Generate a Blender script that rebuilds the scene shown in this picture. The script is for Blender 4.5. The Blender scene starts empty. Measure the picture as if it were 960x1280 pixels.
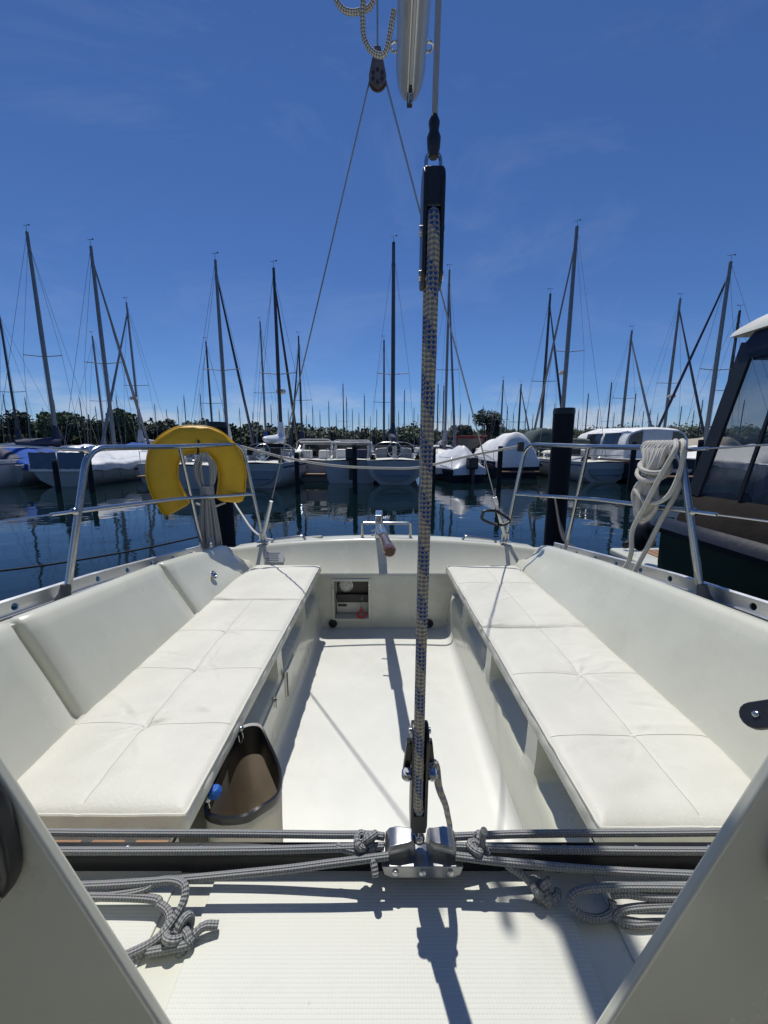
import bpy, bmesh, math, random
from mathutils import Vector, Matrix, noise
R = math.radians
rnd = random.Random(7)
scene = bpy.context.scene
COL = scene.collection
ZO = 1.6            # eye height above the water; own-boat numbers below are metres from the eye

# ------------------------------------------------------------------ camera, sky, sun, exposure
cam_d = bpy.data.cameras.new('camera'); cam = bpy.data.objects.new('camera', cam_d); COL.objects.link(cam)
cam_d.sensor_fit = 'HORIZONTAL'; cam_d.sensor_width = 36; cam_d.lens = 18
cam_d.clip_start = 0.01; cam_d.clip_end = 9000
cam.location = (0, 0, ZO); cam.rotation_euler = (R(90) - math.atan(84/480), 0, 0)
scene.camera = cam

SUN = Vector((-0.10, 0.43, 1.0)).normalized()
world = bpy.data.worlds.new('World'); scene.world = world; world.use_nodes = True
wt = world.node_tree; wt.nodes.clear()
wo = wt.nodes.new('ShaderNodeOutputWorld'); bg = wt.nodes.new('ShaderNodeBackground')
sky = wt.nodes.new('ShaderNodeTexSky'); sky.sky_type = 'NISHITA'; sky.sun_disc = False
sky.sun_elevation = math.asin(SUN.z); sky.sun_rotation = math.atan2(SUN.x, SUN.y)
sky.air_density = 1.0; sky.dust_density = 0.0; sky.ozone_density = 4.0; sky.altitude = 900
# a little low cloud standing over the far shore
wtc = wt.nodes.new('ShaderNodeTexCoord'); wsep = wt.nodes.new('ShaderNodeSeparateXYZ')
wmap = wt.nodes.new('ShaderNodeMapping'); wmap.inputs['Scale'].default_value = (5, 5, 16)
wn = wt.nodes.new('ShaderNodeTexNoise'); wn.inputs['Scale'].default_value = 1.1; wn.inputs['Detail'].default_value = 7; wn.inputs['Roughness'].default_value = .62
wr = wt.nodes.new('ShaderNodeMapRange'); wr.inputs[1].default_value = .46; wr.inputs[2].default_value = .66
wb = wt.nodes.new('ShaderNodeMapRange'); wb.inputs[1].default_value = .16; wb.inputs[2].default_value = .035
wmul = wt.nodes.new('ShaderNodeMath'); wmul.operation = 'MULTIPLY'
wmul2 = wt.nodes.new('ShaderNodeMath'); wmul2.operation = 'MULTIPLY'; wmul2.inputs[1].default_value = .8
wmix = wt.nodes.new('ShaderNodeMix'); wmix.data_type = 'RGBA'
wmix.inputs['B'].default_value = (7.0, 7.8, 9.2, 1)
wgam = wt.nodes.new('ShaderNodeMix'); wgam.data_type = 'RGBA'; wgam.blend_type = 'MULTIPLY'; wgam.inputs['Factor'].default_value = 1; wgam.inputs['B'].default_value = (.62, .84, 1.19, 1)   # the air's own colour, a little purer blue
L = wt.links.new
L(wtc.outputs['Generated'], wsep.inputs[0]); L(wtc.outputs['Generated'], wmap.inputs[0]); L(wmap.outputs[0], wn.inputs['Vector'])
L(wn.outputs['Fac'], wr.inputs[0]); L(wsep.outputs['Z'], wb.inputs[0]); L(wr.outputs[0], wmul.inputs[0]); L(wb.outputs[0], wmul.inputs[1])
whz = wt.nodes.new('ShaderNodeMapRange'); whz.inputs[1].default_value = .10; whz.inputs[2].default_value = .0; whz.inputs[4].default_value = .32
wci = wt.nodes.new('ShaderNodeTexNoise'); wci.inputs['Scale'].default_value = 1.6; wci.inputs['Detail'].default_value = 8; wci.inputs['Roughness'].default_value = .65; wci.inputs['Distortion'].default_value = .8
wcm = wt.nodes.new('ShaderNodeMapping'); wcm.inputs['Scale'].default_value = (1.0, 1.6, 2.6); wcm.inputs['Rotation'].default_value = (.3, .5, .4)
wcr = wt.nodes.new('ShaderNodeMapRange'); wcr.inputs[1].default_value = .5; wcr.inputs[2].default_value = .85; wcr.inputs[4].default_value = .16
wad = wt.nodes.new('ShaderNodeMath'); wad.operation = 'ADD'; wad2 = wt.nodes.new('ShaderNodeMath'); wad2.operation = 'ADD'; wad2.use_clamp = True
L(wtc.outputs['Generated'], wcm.inputs[0]); L(wcm.outputs[0], wci.inputs['Vector']); L(wci.outputs['Fac'], wcr.inputs[0]); L(wsep.outputs['Z'], whz.inputs[0])
L(whz.outputs[0], wad.inputs[0]); L(wcr.outputs[0], wad.inputs[1]); L(wad.outputs[0], wad2.inputs[0]); L(wmul2.outputs[0], wad2.inputs[1])
L(wmul.outputs[0], wmul2.inputs[0]); L(sky.outputs[0], wgam.inputs['A']); L(wgam.outputs['Result'], wmix.inputs['A']); L(wad2.outputs[0], wmix.inputs['Factor'])
L(wmix.outputs['Result'], bg.inputs[0]); L(bg.outputs[0], wo.inputs[0]); bg.inputs[1].default_value = 0.092

sun_d = bpy.data.lights.new('sun', 'SUN'); sun = bpy.data.objects.new('sun', sun_d); COL.objects.link(sun)
sun_d.energy = 5.0; sun_d.angle = R(0.53); sun_d.color = (1.0, 0.965, 0.90)
sun.rotation_euler = SUN.to_track_quat('Z', 'Y').to_euler(); sun.location = (0, 0, 60)

scene.view_settings.view_transform = 'Standard'; scene.view_settings.look = 'None'
scene.view_settings.exposure = -0.35; scene.view_settings.gamma = 1.0
scene.view_settings.use_curve_mapping = False
scene.cycles.max_bounces = 8; scene.cycles.use_denoising = True

# ------------------------------------------------------------------ materials
MATS = {}
def mat(name, col, rough=.5, metal=0., var=.06, vscale=6., bump=0., bscale=40., coat=0., spec=.5, alpha=None, trans=0., col2=None, stretch=(1, 1, 1), rvar=0.08):
    if name in MATS: return MATS[name]
    m = bpy.data.materials.new(name); m.use_nodes = True; nt = m.node_tree; n = nt.nodes; b = n['Principled BSDF']
    tc = n.new('ShaderNodeTexCoord'); mp = n.new('ShaderNodeMapping'); mp.inputs['Scale'].default_value = stretch
    nt.links.new(tc.outputs['Object'], mp.inputs[0])
    no = n.new('ShaderNodeTexNoise'); no.inputs['Scale'].default_value = vscale; no.inputs['Detail'].default_value = 5; no.inputs['Roughness'].default_value = .6
    nt.links.new(mp.outputs[0], no.inputs['Vector'])
    mx = n.new('ShaderNodeMix'); mx.data_type = 'RGBA'
    c = Vector(col); lo = c*(1-var); hi = c*(1+var*.6)
    if col2 is not None: lo = c; hi = Vector(col2)
    mx.inputs['A'].default_value = (*lo, 1); mx.inputs['B'].default_value = (*hi, 1)
    mr = n.new('ShaderNodeMapRange'); mr.inputs[1].default_value = .3; mr.inputs[2].default_value = .7
    nt.links.new(no.outputs['Fac'], mr.inputs[0]); nt.links.new(mr.outputs[0], mx.inputs['Factor'])
    nt.links.new(mx.outputs['Result'], b.inputs['Base Color'])
    rr = n.new('ShaderNodeMapRange'); rr.inputs[3].default_value = max(.02, rough-rvar); rr.inputs[4].default_value = min(1, rough+rvar)
    nt.links.new(no.outputs['Fac'], rr.inputs[0]); nt.links.new(rr.outputs[0], b.inputs['Roughness'])
    b.inputs['Metallic'].default_value = metal; b.inputs['Coat Weight'].default_value = coat; b.inputs['Coat Roughness'].default_value = .12
    b.inputs['Specular IOR Level'].default_value = spec; b.inputs['Transmission Weight'].default_value = trans
    if alpha is not None: b.inputs['Alpha'].default_value = alpha
    if bump:
        bn = n.new('ShaderNodeTexNoise'); bn.inputs['Scale'].default_value = bscale; bn.inputs['Detail'].default_value = 4
        nt.links.new(mp.outputs[0], bn.inputs['Vector'])
        bp = n.new('ShaderNodeBump'); bp.inputs['Strength'].default_value = bump; bp.inputs['Distance'].default_value = .01
        nt.links.new(bn.outputs['Fac'], bp.inputs['Height']); nt.links.new(bp.outputs[0], b.inputs['Normal'])
    MATS[name] = m; return m

def math_node(nt, op, a, b=None):
    n = nt.nodes.new('ShaderNodeMath'); n.operation = op
    for i, q in enumerate((a, b)):
        if q is None: continue
        if isinstance(q, (int, float)): n.inputs[i].default_value = q
        else: nt.links.new(q, n.inputs[i])
    return n.outputs[0]

def rope_mat(name, col, dark, pitch, around=8, fleck=None, bump=.7):
    """Braided cover: crossing strands from the rope's own length / girth coordinates."""
    m = bpy.data.materials.new(name); m.use_nodes = True; nt = m.node_tree; n = nt.nodes; b = n['Principled BSDF']
    uv = n.new('ShaderNodeUVMap'); uv.uv_map = 'UVMap'; sp = n.new('ShaderNodeSeparateXYZ'); nt.links.new(uv.outputs[0], sp.inputs[0])
    U = math_node(nt, 'MULTIPLY', sp.outputs[0], around*2*math.pi); V = math_node(nt, 'MULTIPLY', sp.outputs[1], 2*math.pi/pitch)
    s1 = math_node(nt, 'SINE', math_node(nt, 'ADD', U, V)); s2 = math_node(nt, 'SINE', math_node(nt, 'SUBTRACT', U, V))
    h = math_node(nt, 'MULTIPLY', s1, s2)
    mr = n.new('ShaderNodeMapRange'); mr.inputs[1].default_value = -.8; mr.inputs[2].default_value = .5; nt.links.new(h, mr.inputs[0])
    no = n.new('ShaderNodeTexNoise'); no.inputs['Scale'].default_value = 90; nt.links.new(n.new('ShaderNodeTexCoord').outputs['Object'], no.inputs['Vector'])
    mx = n.new('ShaderNodeMix'); mx.data_type = 'RGBA'; mx.inputs['A'].default_value = (*dark, 1); mx.inputs['B'].default_value = (*col, 1)
    nt.links.new(mr.outputs[0], mx.inputs['Factor']); last = mx.outputs['Result']
    if fleck:
        cl = math_node(nt, 'SINE', math_node(nt, 'ADD', math_node(nt, 'MULTIPLY', sp.outputs[1], 2*math.pi/.055), math_node(nt, 'MULTIPLY', sp.outputs[0], 2*math.pi)))
        k = math_node(nt, 'MULTIPLY', math_node(nt, 'GREATER_THAN', cl, .05), math_node(nt, 'GREATER_THAN', h, .05))
        mf = n.new('ShaderNodeMix'); mf.data_type = 'RGBA'; nt.links.new(last, mf.inputs['A']); mf.inputs['B'].default_value = (*fleck, 1)
        nt.links.new(k, mf.inputs['Factor']); last = mf.outputs['Result']
    m2 = n.new('ShaderNodeMix'); m2.data_type = 'RGBA'; m2.blend_type = 'MULTIPLY'; m2.inputs['Factor'].default_value = .5
    nt.links.new(last, m2.inputs['A']); nt.links.new(no.outputs['Color'], m2.inputs['B'])
    g = n.new('ShaderNodeMix'); g.data_type = 'RGBA'; g.inputs['Factor'].default_value = .6; nt.links.new(m2.outputs['Result'], g.inputs['A']); nt.links.new(last, g.inputs['B'])
    nt.links.new(g.outputs['Result'], b.inputs['Base Color']); b.inputs['Roughness'].default_value = .75
    bp = n.new('ShaderNodeBump'); bp.inputs['Strength'].default_value = bump; bp.inputs['Distance'].default_value = .002
    nt.links.new(h, bp.inputs['Height']); nt.links.new(bp.outputs[0], b.inputs['Normal'])
    MATS[name] = m; return m

def nonskid_mat():
    m = mat('nonskid', (.605, .61, .545), .55, var=.05, vscale=9); nt = m.node_tree; n = nt.nodes; b = n['Principled BSDF']
    sp = n.new('ShaderNodeSeparateXYZ'); nt.links.new(n.new('ShaderNodeTexCoord').outputs['Object'], sp.inputs[0])
    k = 2*math.pi/.0038
    a = math_node(nt, 'SINE', math_node(nt, 'MULTIPLY', sp.outputs[0], k)); c = math_node(nt, 'SINE', math_node(nt, 'MULTIPLY', sp.outputs[1], k*1.05))
    h = math_node(nt, 'MULTIPLY', math_node(nt, 'ADD', math_node(nt, 'MULTIPLY', a, .35), .65), math_node(nt, 'MAXIMUM', c, -.2))
    bp = n.new('ShaderNodeBump'); bp.inputs['Strength'].default_value = .28; bp.inputs['Distance'].default_value = .0008
    nt.links.new(h, bp.inputs['Height']); nt.links.new(bp.outputs[0], b.inputs['Normal'])
    return m

def water_mat():
    m = bpy.data.materials.new('water'); m.use_nodes = True; nt = m.node_tree; n = nt.nodes; b = n['Principled BSDF']
    b.inputs['Base Color'].default_value = (.003, .010, .012, 1); b.inputs['Roughness'].default_value = .025; b.inputs['IOR'].default_value = 1.33
    tc = n.new('ShaderNodeTexCoord'); hs = None
    for sc, st, w in ((.55, (1.0, 1.0, 1), .10), (1.7, (.8, 1.25, 1), .034), (5.5, (.8, 1.2, 1), .0065)):
        mp = n.new('ShaderNodeMapping'); mp.inputs['Scale'].default_value = st; mp.inputs['Rotation'].default_value = (0, 0, .3)
        nt.links.new(tc.outputs['Object'], mp.inputs[0])
        no = n.new('ShaderNodeTexNoise'); no.inputs['Scale'].default_value = sc; no.inputs['Detail'].default_value = 2; nt.links.new(mp.outputs[0], no.inputs['Vector'])
        o = math_node(nt, 'MULTIPLY', no.outputs['Fac'], w); hs = o if hs is None else math_node(nt, 'ADD', hs, o)
    bp = n.new('ShaderNodeBump'); bp.inputs['Strength'].default_value = 1; bp.inputs['Distance'].default_value = .16
    nt.links.new(hs, bp.inputs['Height']); nt.links.new(bp.outputs[0], b.inputs['Normal'])
    return m

def fabric_mat(name, col, rough=.6, bump=.25, sc=9., tr=0.):
    m = mat(name, col, rough, var=.10, vscale=sc*.5, bump=bump, bscale=sc); return m

def scuffs(m, dark=.72, dens=.50):
    nt = m.node_tree; n = nt.nodes; b = n['Principled BSDF']; src = b.inputs['Base Color'].links[0].from_socket
    tc = n.new('ShaderNodeTexCoord')
    vo = n.new('ShaderNodeTexVoronoi'); vo.inputs['Scale'].default_value = 26; nt.links.new(tc.outputs['Object'], vo.inputs['Vector'])
    no = n.new('ShaderNodeTexNoise'); no.inputs['Scale'].default_value = 3.2; no.inputs['Detail'].default_value = 8; no.inputs['Roughness'].default_value = .7; nt.links.new(tc.outputs['Object'], no.inputs['Vector'])
    a = n.new('ShaderNodeMapRange'); a.inputs[1].default_value = .055; a.inputs[2].default_value = .035; nt.links.new(vo.outputs['Distance'], a.inputs[0])
    c = n.new('ShaderNodeMapRange'); c.inputs[1].default_value = dens; c.inputs[2].default_value = dens+.2; nt.links.new(no.outputs['Fac'], c.inputs[0])
    k = math_node(nt, 'MULTIPLY', a.outputs[0], c.outputs[0])
    c2 = n.new('ShaderNodeMapRange'); c2.inputs[1].default_value = .52; c2.inputs[2].default_value = .75; c2.inputs[4].default_value = .40; nt.links.new(no.outputs['Fac'], c2.inputs[0])
    k = math_node(nt, 'MAXIMUM', k, c2.outputs[0])
    mx = n.new('ShaderNodeMix'); mx.data_type = 'RGBA'; mx.blend_type = 'MULTIPLY'; mx.inputs['B'].default_value = (dark, dark*.985, dark*.93, 1)
    nt.links.new(src, mx.inputs['A']); nt.links.new(k, mx.inputs['Factor']); nt.links.new(mx.outputs['Result'], b.inputs['Base Color']); return m
GEL = mat('gelcoat', (.60, .60, .505), .26, var=.05, vscale=4.5, bump=.02, bscale=8, coat=.25)
GEL2 = mat('gelcoat_floor', (.63, .635, .59), .38, var=.045, vscale=7, bump=.02, bscale=60)
NSK = nonskid_mat()
scuffs(GEL, .70, .46); scuffs(GEL2, .74, .44); scuffs(NSK, .70, .42)
VINYL = mat('cushion_vinyl', (.61, .60, .53), .55, var=.09, vscale=5, bump=.12, bscale=160, rvar=.12)
SEAM = mat('seam_thread', (.46, .45, .40), .6)
STEEL = mat('stainless', (.47, .48, .49), .22, 1.0, var=.05, vscale=20, rvar=.05)
ALU = mat('aluminium', (.66, .67, .68), .36, .85, var=.08, vscale=14)
ALUW = mat('mast_alloy', (.22, .23, .245), .5, .5, var=.12, vscale=2)
ALUD = mat('mast_dark', (.055, .06, .07), .5, .2, var=.12, vscale=2)
BLK = mat('black_plastic', (.012, .013, .016), .38, var=.2, vscale=30)
BLKA = mat('black_anodised', (.018, .019, .022), .35, .4, var=.2, vscale=30)
RUB = mat('grey_rubber', (.09, .095, .10), .65)
TEAK = mat('teak', (.30, .165, .085), .6, var=.35, vscale=8, stretch=(2, 30, 30), bump=.15, bscale=30)
VARN = mat('varnished_wood', (.10, .035, .016), .25, var=.4, vscale=10, stretch=(30, 3, 30), coat=.6)
YEL = mat('yellow_vinyl', (.70, .41, .010), .48, var=.12, vscale=7, bump=.5, bscale=11)
TANC = mat('tan_canvas', (.66, .57, .45), .8, var=.12, vscale=14, bump=.2, bscale=120)
WCAN = mat('white_canvas', (.74, .72, .66), .7, var=.1, vscale=14, bump=.25, bscale=40)
def translucent(m, f):
    nt = m.node_tree; n = nt.nodes; b = n['Principled BSDF']; o = n['Material Output']; t = n.new('ShaderNodeBsdfTranslucent'); x = n.new('ShaderNodeMixShader'); x.inputs[0].default_value = f
    nt.links.new(b.inputs['Base Color'].links[0].from_socket, t.inputs['Color']); nt.links.new(b.outputs[0], x.inputs[1]); nt.links.new(t.outputs[0], x.inputs[2]); nt.links.new(x.outputs[0], o.inputs['Surface'])
translucent(TANC, .55); translucent(WCAN, .45)
BLUEB = mat('blue_cord', (.01, .11, .48), .45, var=.4, vscale=120, bump=.5, bscale=150)
REDM = mat('red_felt', (.42, .02, .035), .6)
LABELM = mat('label_print', (.62, .63, .60), .4, var=.1, vscale=60)
INKM = mat('label_ink', (.12, .12, .13), .6)
DIAL = mat('gauge_dial', (.62, .62, .58), .3, var=.08, vscale=30)
DARKIN = mat('dark_recess', (.03, .03, .033), .6)
MSHEET = rope_mat('mainsheet_braid', (.53, .49, .40), (.27, .25, .21), .0095, 4, fleck=(.012, .085, .34))
GROPE = rope_mat('grey_braid', (.36, .37, .37), (.22, .225, .23), .0074, 5)
WROPE = rope_mat('white_braid', (.84, .81, .74), (.50, .48, .42), .0075, 4, bump=.8)
FROPE = rope_mat('flecked_braid', (.64, .63, .59), (.16, .16, .17), .013, 3)
BROPE = rope_mat('black_braid', (.025, .027, .03), (.01, .01, .012), .01, 4)
WIRE = mat('steel_wire', (.30, .31, .32), .4, .8)
SPLICE = mat('grey_strop', (.30, .31, .33), .6)

# ------------------------------------------------------------------ mesh helpers
def V(*a): return Vector(a)
class MB:
    def __init__(s): s.v = []; s.f = []; s.uv = {}
    def add(s, vs, fs):
        o = len(s.v); s.v += [Vector(q) for q in vs]; s.f += [tuple(i+o for i in f) for f in fs]; return s
    def box(s, c, d, rot=None):
        c = Vector(c); x, y, z = d[0]/2, d[1]/2, d[2]/2
        p = [Vector(q) for q in ((-x,-y,-z),(x,-y,-z),(x,y,-z),(-x,y,-z),(-x,-y,z),(x,-y,z),(x,y,z),(-x,y,z))]
        if rot is not None: p = [rot @ q for q in p]
        return s.add([q+c for q in p], [(0,3,2,1),(4,5,6,7),(0,1,5,4),(1,2,6,5),(2,3,7,6),(3,0,4,7)])
    def grid(s, rows, closed=False, cap=False, flip=False):
        n = len(rows[0]); fs = []; vs = [q for r in rows for q in r]
        for i in range(len(rows)-1):
            for j in range(n if closed else n-1):
                a, b = i*n+j, i*n+(j+1) % n; f = (a, b, b+n, a+n); fs.append(f[::-1] if flip else f)
        if cap:
            f0 = tuple(range(n)); f1 = tuple((len(rows)-1)*n+k for k in range(n))
            fs.append(f0 if flip else f0[::-1]); fs.append(f1[::-1] if flip else f1)
        return s.add(vs, fs)
    def tube(s, path, r, n=8, closed=False, cap=True, squash=1.):
        P = [Vector(q) for q in path]; m = len(P); rad = r if isinstance(r, (list, tuple)) else [r]*m
        T = []
        for i in range(m):
            a = P[(i-1) % m] if (closed or i > 0) else P[i]; b = P[(i+1) % m] if (closed or i < m-1) else P[i]
            t = (b-a); T.append(t.normalized() if t.length > 1e-9 else Vector((0,0,1)))
        u = T[0].orthogonal().normalized(); U = []
        for i in range(m):
            u = (u - T[i]*u.dot(T[i]));
            u = u.normalized() if u.length > 1e-8 else T[i].orthogonal().normalized(); U.append(u.copy())
        Ls = [0.]
        for i in range(1, m): Ls.append(Ls[-1]+(P[i]-P[i-1]).length)
        if closed: Ls.append(Ls[-1]+(P[0]-P[-1]).length)
        o = len(s.v)
        for i in range(m):
            w = T[i].cross(U[i])
            for k in range(n):
                a = 2*math.pi*k/n; s.v.append(P[i]+(U[i]*math.cos(a)+w*math.sin(a)*squash)*rad[i])
        for i in range(m if closed else m-1):
            j = (i+1) % m
            for k in range(n):
                kk = (k+1) % n; s.uv[len(s.f)] = ((k/n, Ls[i]), ((k+1)/n, Ls[i]), ((k+1)/n, Ls[i+1]), (k/n, Ls[i+1]))
                s.f.append((o+i*n+k, o+i*n+kk, o+j*n+kk, o+j*n+k))
        if cap and not closed:
            s.f.append(tuple(o+k for k in range(n))[::-1]); s.f.append(tuple(o+(m-1)*n+k for k in range(n)))
        return s
    def lathe(s, prof, c=(0,0,0), rot=None, n=16):
        rows = []
        for r, z in prof:
            row = [Vector((r*math.cos(2*math.pi*k/n), r*math.sin(2*math.pi*k/n), z)) for k in range(n)]
            rows.append([(rot @ q if rot is not None else q)+Vector(c) for q in row])
        return s.grid(rows, closed=True, cap=True)
    def ball(s, c, r, n=12, sc=(1,1,1)):
        rows = []
        for i in range(n+1):
            a = math.pi*(i/n)*.998+.001-math.pi/2; rows.append([Vector(c)+Vector((r*sc[0]*math.cos(a)*math.cos(t), r*sc[1]*math.cos(a)*math.sin(t), r*sc[2]*math.sin(a))) for t in [2*math.pi*k/(n*2) for k in range(n*2)]])
        return s.grid(rows, closed=True, cap=True)
    def prism(s, poly, ext):
        n = len(poly); p = [Vector(q) for q in poly]; e = Vector(ext)
        nrm = Vector((0,0,0))
        for i in range(n): nrm += p[i].cross(p[(i+1) % n])
        if nrm.dot(e) > 0: p = p[::-1]
        fs = [tuple(range(n)), tuple(range(2*n-1, n-1, -1))]
        fs += [(i, i+n, (i+1) % n+n, (i+1) % n) for i in range(n)]
        return s.add(p+[q+e for q in p], fs)

def cr(pts, n=8, closed=False):
    P = [Vector(q) for q in pts]; m = len(P); out = []
    rng = range(m if closed else m-1)
    for i in rng:
        p0 = P[(i-1) % m] if (closed or i > 0) else P[0]*2-P[1]; p1 = P[i]; p2 = P[(i+1) % m]
        p3 = P[(i+2) % m] if (closed or i < m-2) else P[-1]*2-P[-2]
        for k in range(n):
            t = k/n; out.append(.5*((2*p1)+(p2-p0)*t+(2*p0-5*p1+4*p2-p3)*t*t+(3*p1-p0-3*p2+p3)*t**3))
    if not closed: out.append(P[-1])
    return out

def fillet(pts, r, n=6):
    """polyline with rounded corners"""
    P = [Vector(q) for q in pts]; out = [P[0]]
    for i in range(1, len(P)-1):
        a = (P[i-1]-P[i]); b = (P[i+1]-P[i]); rr = min(r, a.length*.49, b.length*.49)
        A = P[i]+a.normalized()*rr; B = P[i]+b.normalized()*rr
        for k in range(n+1):
            t = k/n; out.append(A*(1-t)**2+P[i]*2*t*(1-t)+B*t*t)
    out.append(P[-1]); return out

def base_of(o):
    l = Vector((0,0,0))
    while o is not None: l = l+o.location; o = o.parent
    return l

def obj(name, mb, m, parent=None, local=False, smooth=40, bevel=0., bseg=2, label=None, cat=None, group=None, kind=None):
    me = bpy.data.meshes.new(name); vs = mb.v
    if local: org = Vector((0,0,0)); base = org; off = org
    else:
        if parent is None:
            xs = [q.x for q in vs]; ys = [q.y for q in vs]; zs = [q.z for q in vs]
            org = Vector(((min(xs)+max(xs))/2, (min(ys)+max(ys))/2, min(zs)+ZO))
        else: org = Vector((0,0,0))
        base = base_of(parent)+org; off = Vector((0,0,ZO))-base
    me.from_pydata([tuple(q+off) for q in vs], [], mb.f)
    if mb.uv:
        ul = me.uv_layers.new(name='UVMap')
        for p in me.polygons:
            u = mb.uv.get(p.index)
            if u:
                for k, li in enumerate(p.loop_indices): ul.data[li].uv = u[k]
    me.materials.append(m); me.validate()
    if smooth:
        me.shade_smooth(); me.set_sharp_from_angle(angle=R(smooth))
    o = bpy.data.objects.new(name, me); COL.objects.link(o); o.parent = parent; o.location = org
    if bevel:
        md = o.modifiers.new('bevel', 'BEVEL'); md.width = bevel; md.segments = bseg; md.limit_method = 'ANGLE'; md.angle_limit = R(40); md.harden_normals = True
    tag(o, label, cat, group, kind); return o
def tag(o, label=None, cat=None, group=None, kind=None):
    for k, q in (('label', label), ('category', cat), ('group', group), ('kind', kind)):
        if q: o[k] = q
    return o
def empty(name, loc, label=None, cat=None, group=None, rz=0.):
    o = bpy.data.objects.new(name, None); COL.objects.link(o); o.location = loc; o.rotation_euler = (0, 0, rz); o.empty_display_size = .2
    return tag(o, label, cat, group)
def copy_tree(o, parent=None):
    c = o.copy(); COL.objects.link(c); c.parent = parent
    for ch in [q for q in bpy.data.objects if q.parent == o]: copy_tree(ch, c)
    return c

# ------------------------------------------------------------------ setting: water and far shore
w = MB(); w.add([(-3000,-600,-ZO),(3000,-600,-ZO),(3000,6000,-ZO),(-3000,6000,-ZO)], [(0,1,2,3)])
obj('water', w, water_mat(), smooth=0, kind='structure')

EARTH = mat('shore_earth', (.022, .034, .016), .95, var=.5, vscale=.25, bump=1.0, bscale=.8)
def shore_y(x): return 112 + .17*max(0, x+120) + 6*math.sin(x*.03) if x > -120 else 112 - .05*(x+120)
g = MB(); rows = []
xs = [-900+20*i for i in range(91)]
for dy, z in ((0, -ZO-.3), (.6, -ZO+.5), (4, -ZO+.9), (24, -ZO+1.8), (44, -ZO+5.2), (90, -ZO+7.0), (400, -ZO+9), (5000, -ZO+9)):
    rows.append([(x, shore_y(x)+dy, z) for x in xs])
g.grid(rows); obj('shore', g, EARTH, kind='structure')

# ------------------------------------------------------------------ trees
LEAF = [mat('foliage_dark', (.032, .052, .022), .7, var=.5, vscale=.25), mat('foliage_mid', (.050, .080, .030), .7, var=.5, vscale=.25), mat('foliage_light', (.078, .110, .038), .7, var=.4, vscale=.25)]
BARK = mat('bark', (.07, .055, .04), .9, var=.3, vscale=3, bump=.5, bscale=6)
def leaves(mb, c, rx, rz, n, size, rg):
    """leaf clumps spread in lobes through the crown"""
    lobes = []
    for i in range(9):
        a = rg.uniform(0, 6.28); e = rg.uniform(-.5, 1.0); q = rg.uniform(.35, .75)
        lobes.append((Vector((math.cos(a)*math.cos(e)*rx*q, math.sin(a)*math.cos(e)*rx*q, math.sin(e)*rz*q)), rg.uniform(.32, .55)))
    for i in range(n):
        l, lr = rg.choice(lobes)
        d = Vector((rg.gauss(0,1), rg.gauss(0,1), rg.gauss(0,1))).normalized()*(rg.random()**.4)
        p = Vector(c)+l+Vector((d.x*rx*lr, d.y*rx*lr, d.z*rz*lr))
        u = Vector((rg.gauss(0,1), rg.gauss(0,1), rg.gauss(0,1))).normalized(); w_ = u.orthogonal().normalized()
        s = size*rg.uniform(.6, 1.4); mb.add([p-u*s, p+w_*s*.7, p+u*s, p-w_*s*.7], [(0,1,2,3)])
def tree(x, y, h, rx, mi, label, seed, group='trees on the far shore'):
    rg = random.Random(seed); zb = 1.0
    root = empty('shore_tree', (x, y, zb), label, 'tree', group)
    t = MB(); t.tube(cr([(0,0,-1.2),(.1,0,h*.25),(.0,.1,h*.55),(.2,0,h*.8)], 4), [h*.035*(1-.05*i) for i in range(13)], 8)
    for k in range(5):
        a = rg.uniform(0, 6.28); z0 = h*rg.uniform(.3, .55)
        t.tube([(0,0,z0),(math.cos(a)*rx*.4, math.sin(a)*rx*.4, z0+h*.18),(math.cos(a)*rx*.7, math.sin(a)*rx*.7, z0+h*.25)], [h*.016, h*.01, h*.004], 6)
    obj('trunk', t, BARK, root, local=True)
    c = MB(); leaves(c, (0,0,h*.52), rx, h*.46, 2200, .36, rg)
    obj('crown', c, LEAF[mi], root, local=True, smooth=0)
LT = [(-109,104,11.6,6.5,1,'tall broad tree at the left edge of the shore wood'),(-98,103,9.8,5.5,0,'dark tree second from the left edge on the far shore'),
      (-88,106,10.2,6,2,'lighter green tree on the shore behind the blue-covered yacht'),(-78,104,10.6,6.2,1,'rounded tree on the shore behind the grey-covered yacht'),
      (-71.5,107,10.6,4.5,2,'narrow light tree on the shore left of the yellow lifebuoy'),(-61,108,8.4,5,0,'low dark tree on the shore just left of the yellow lifebuoy'),
      (31,118,11.2,5.6,0,'lone dark round tree standing above the red canvas boat'),(23.5,121,7.8,4.5,0,'smaller dark tree beside the lone round tree')]
for i, a in enumerate(LT): tree(*a, 20+i)
rg = random.Random(5); wd = [MB(), MB(), MB()]
for i in range(900):
    x = (-240 + i*.5 if i < 400 else -40 + (i-400)*.86) + rg.uniform(-2, 2); y = shore_y(x) + rg.uniform(5, 34)
    hh = (9.6 if x < -30 else 9.0 if x < 15 else 8.4+.014*x) * rg.uniform(.72, 1.05)*(1+.15*noise.noise(Vector((x*.05, 0, 0)))); rx = rg.uniform(3.2, 5.5)
    leaves(wd[rg.choice((0, 0, 1, 1, 2))], (x, y, -ZO+.4+hh*.45), rx, hh*.55, 240, .6, rg)
for k in range(3):
    o = obj('shore_wood', wd[k], LEAF[k], smooth=0, kind='stuff', label=('dark green', 'mid green', 'light green')[k]+' foliage of the wood along the far shore', cat='wood')

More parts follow.
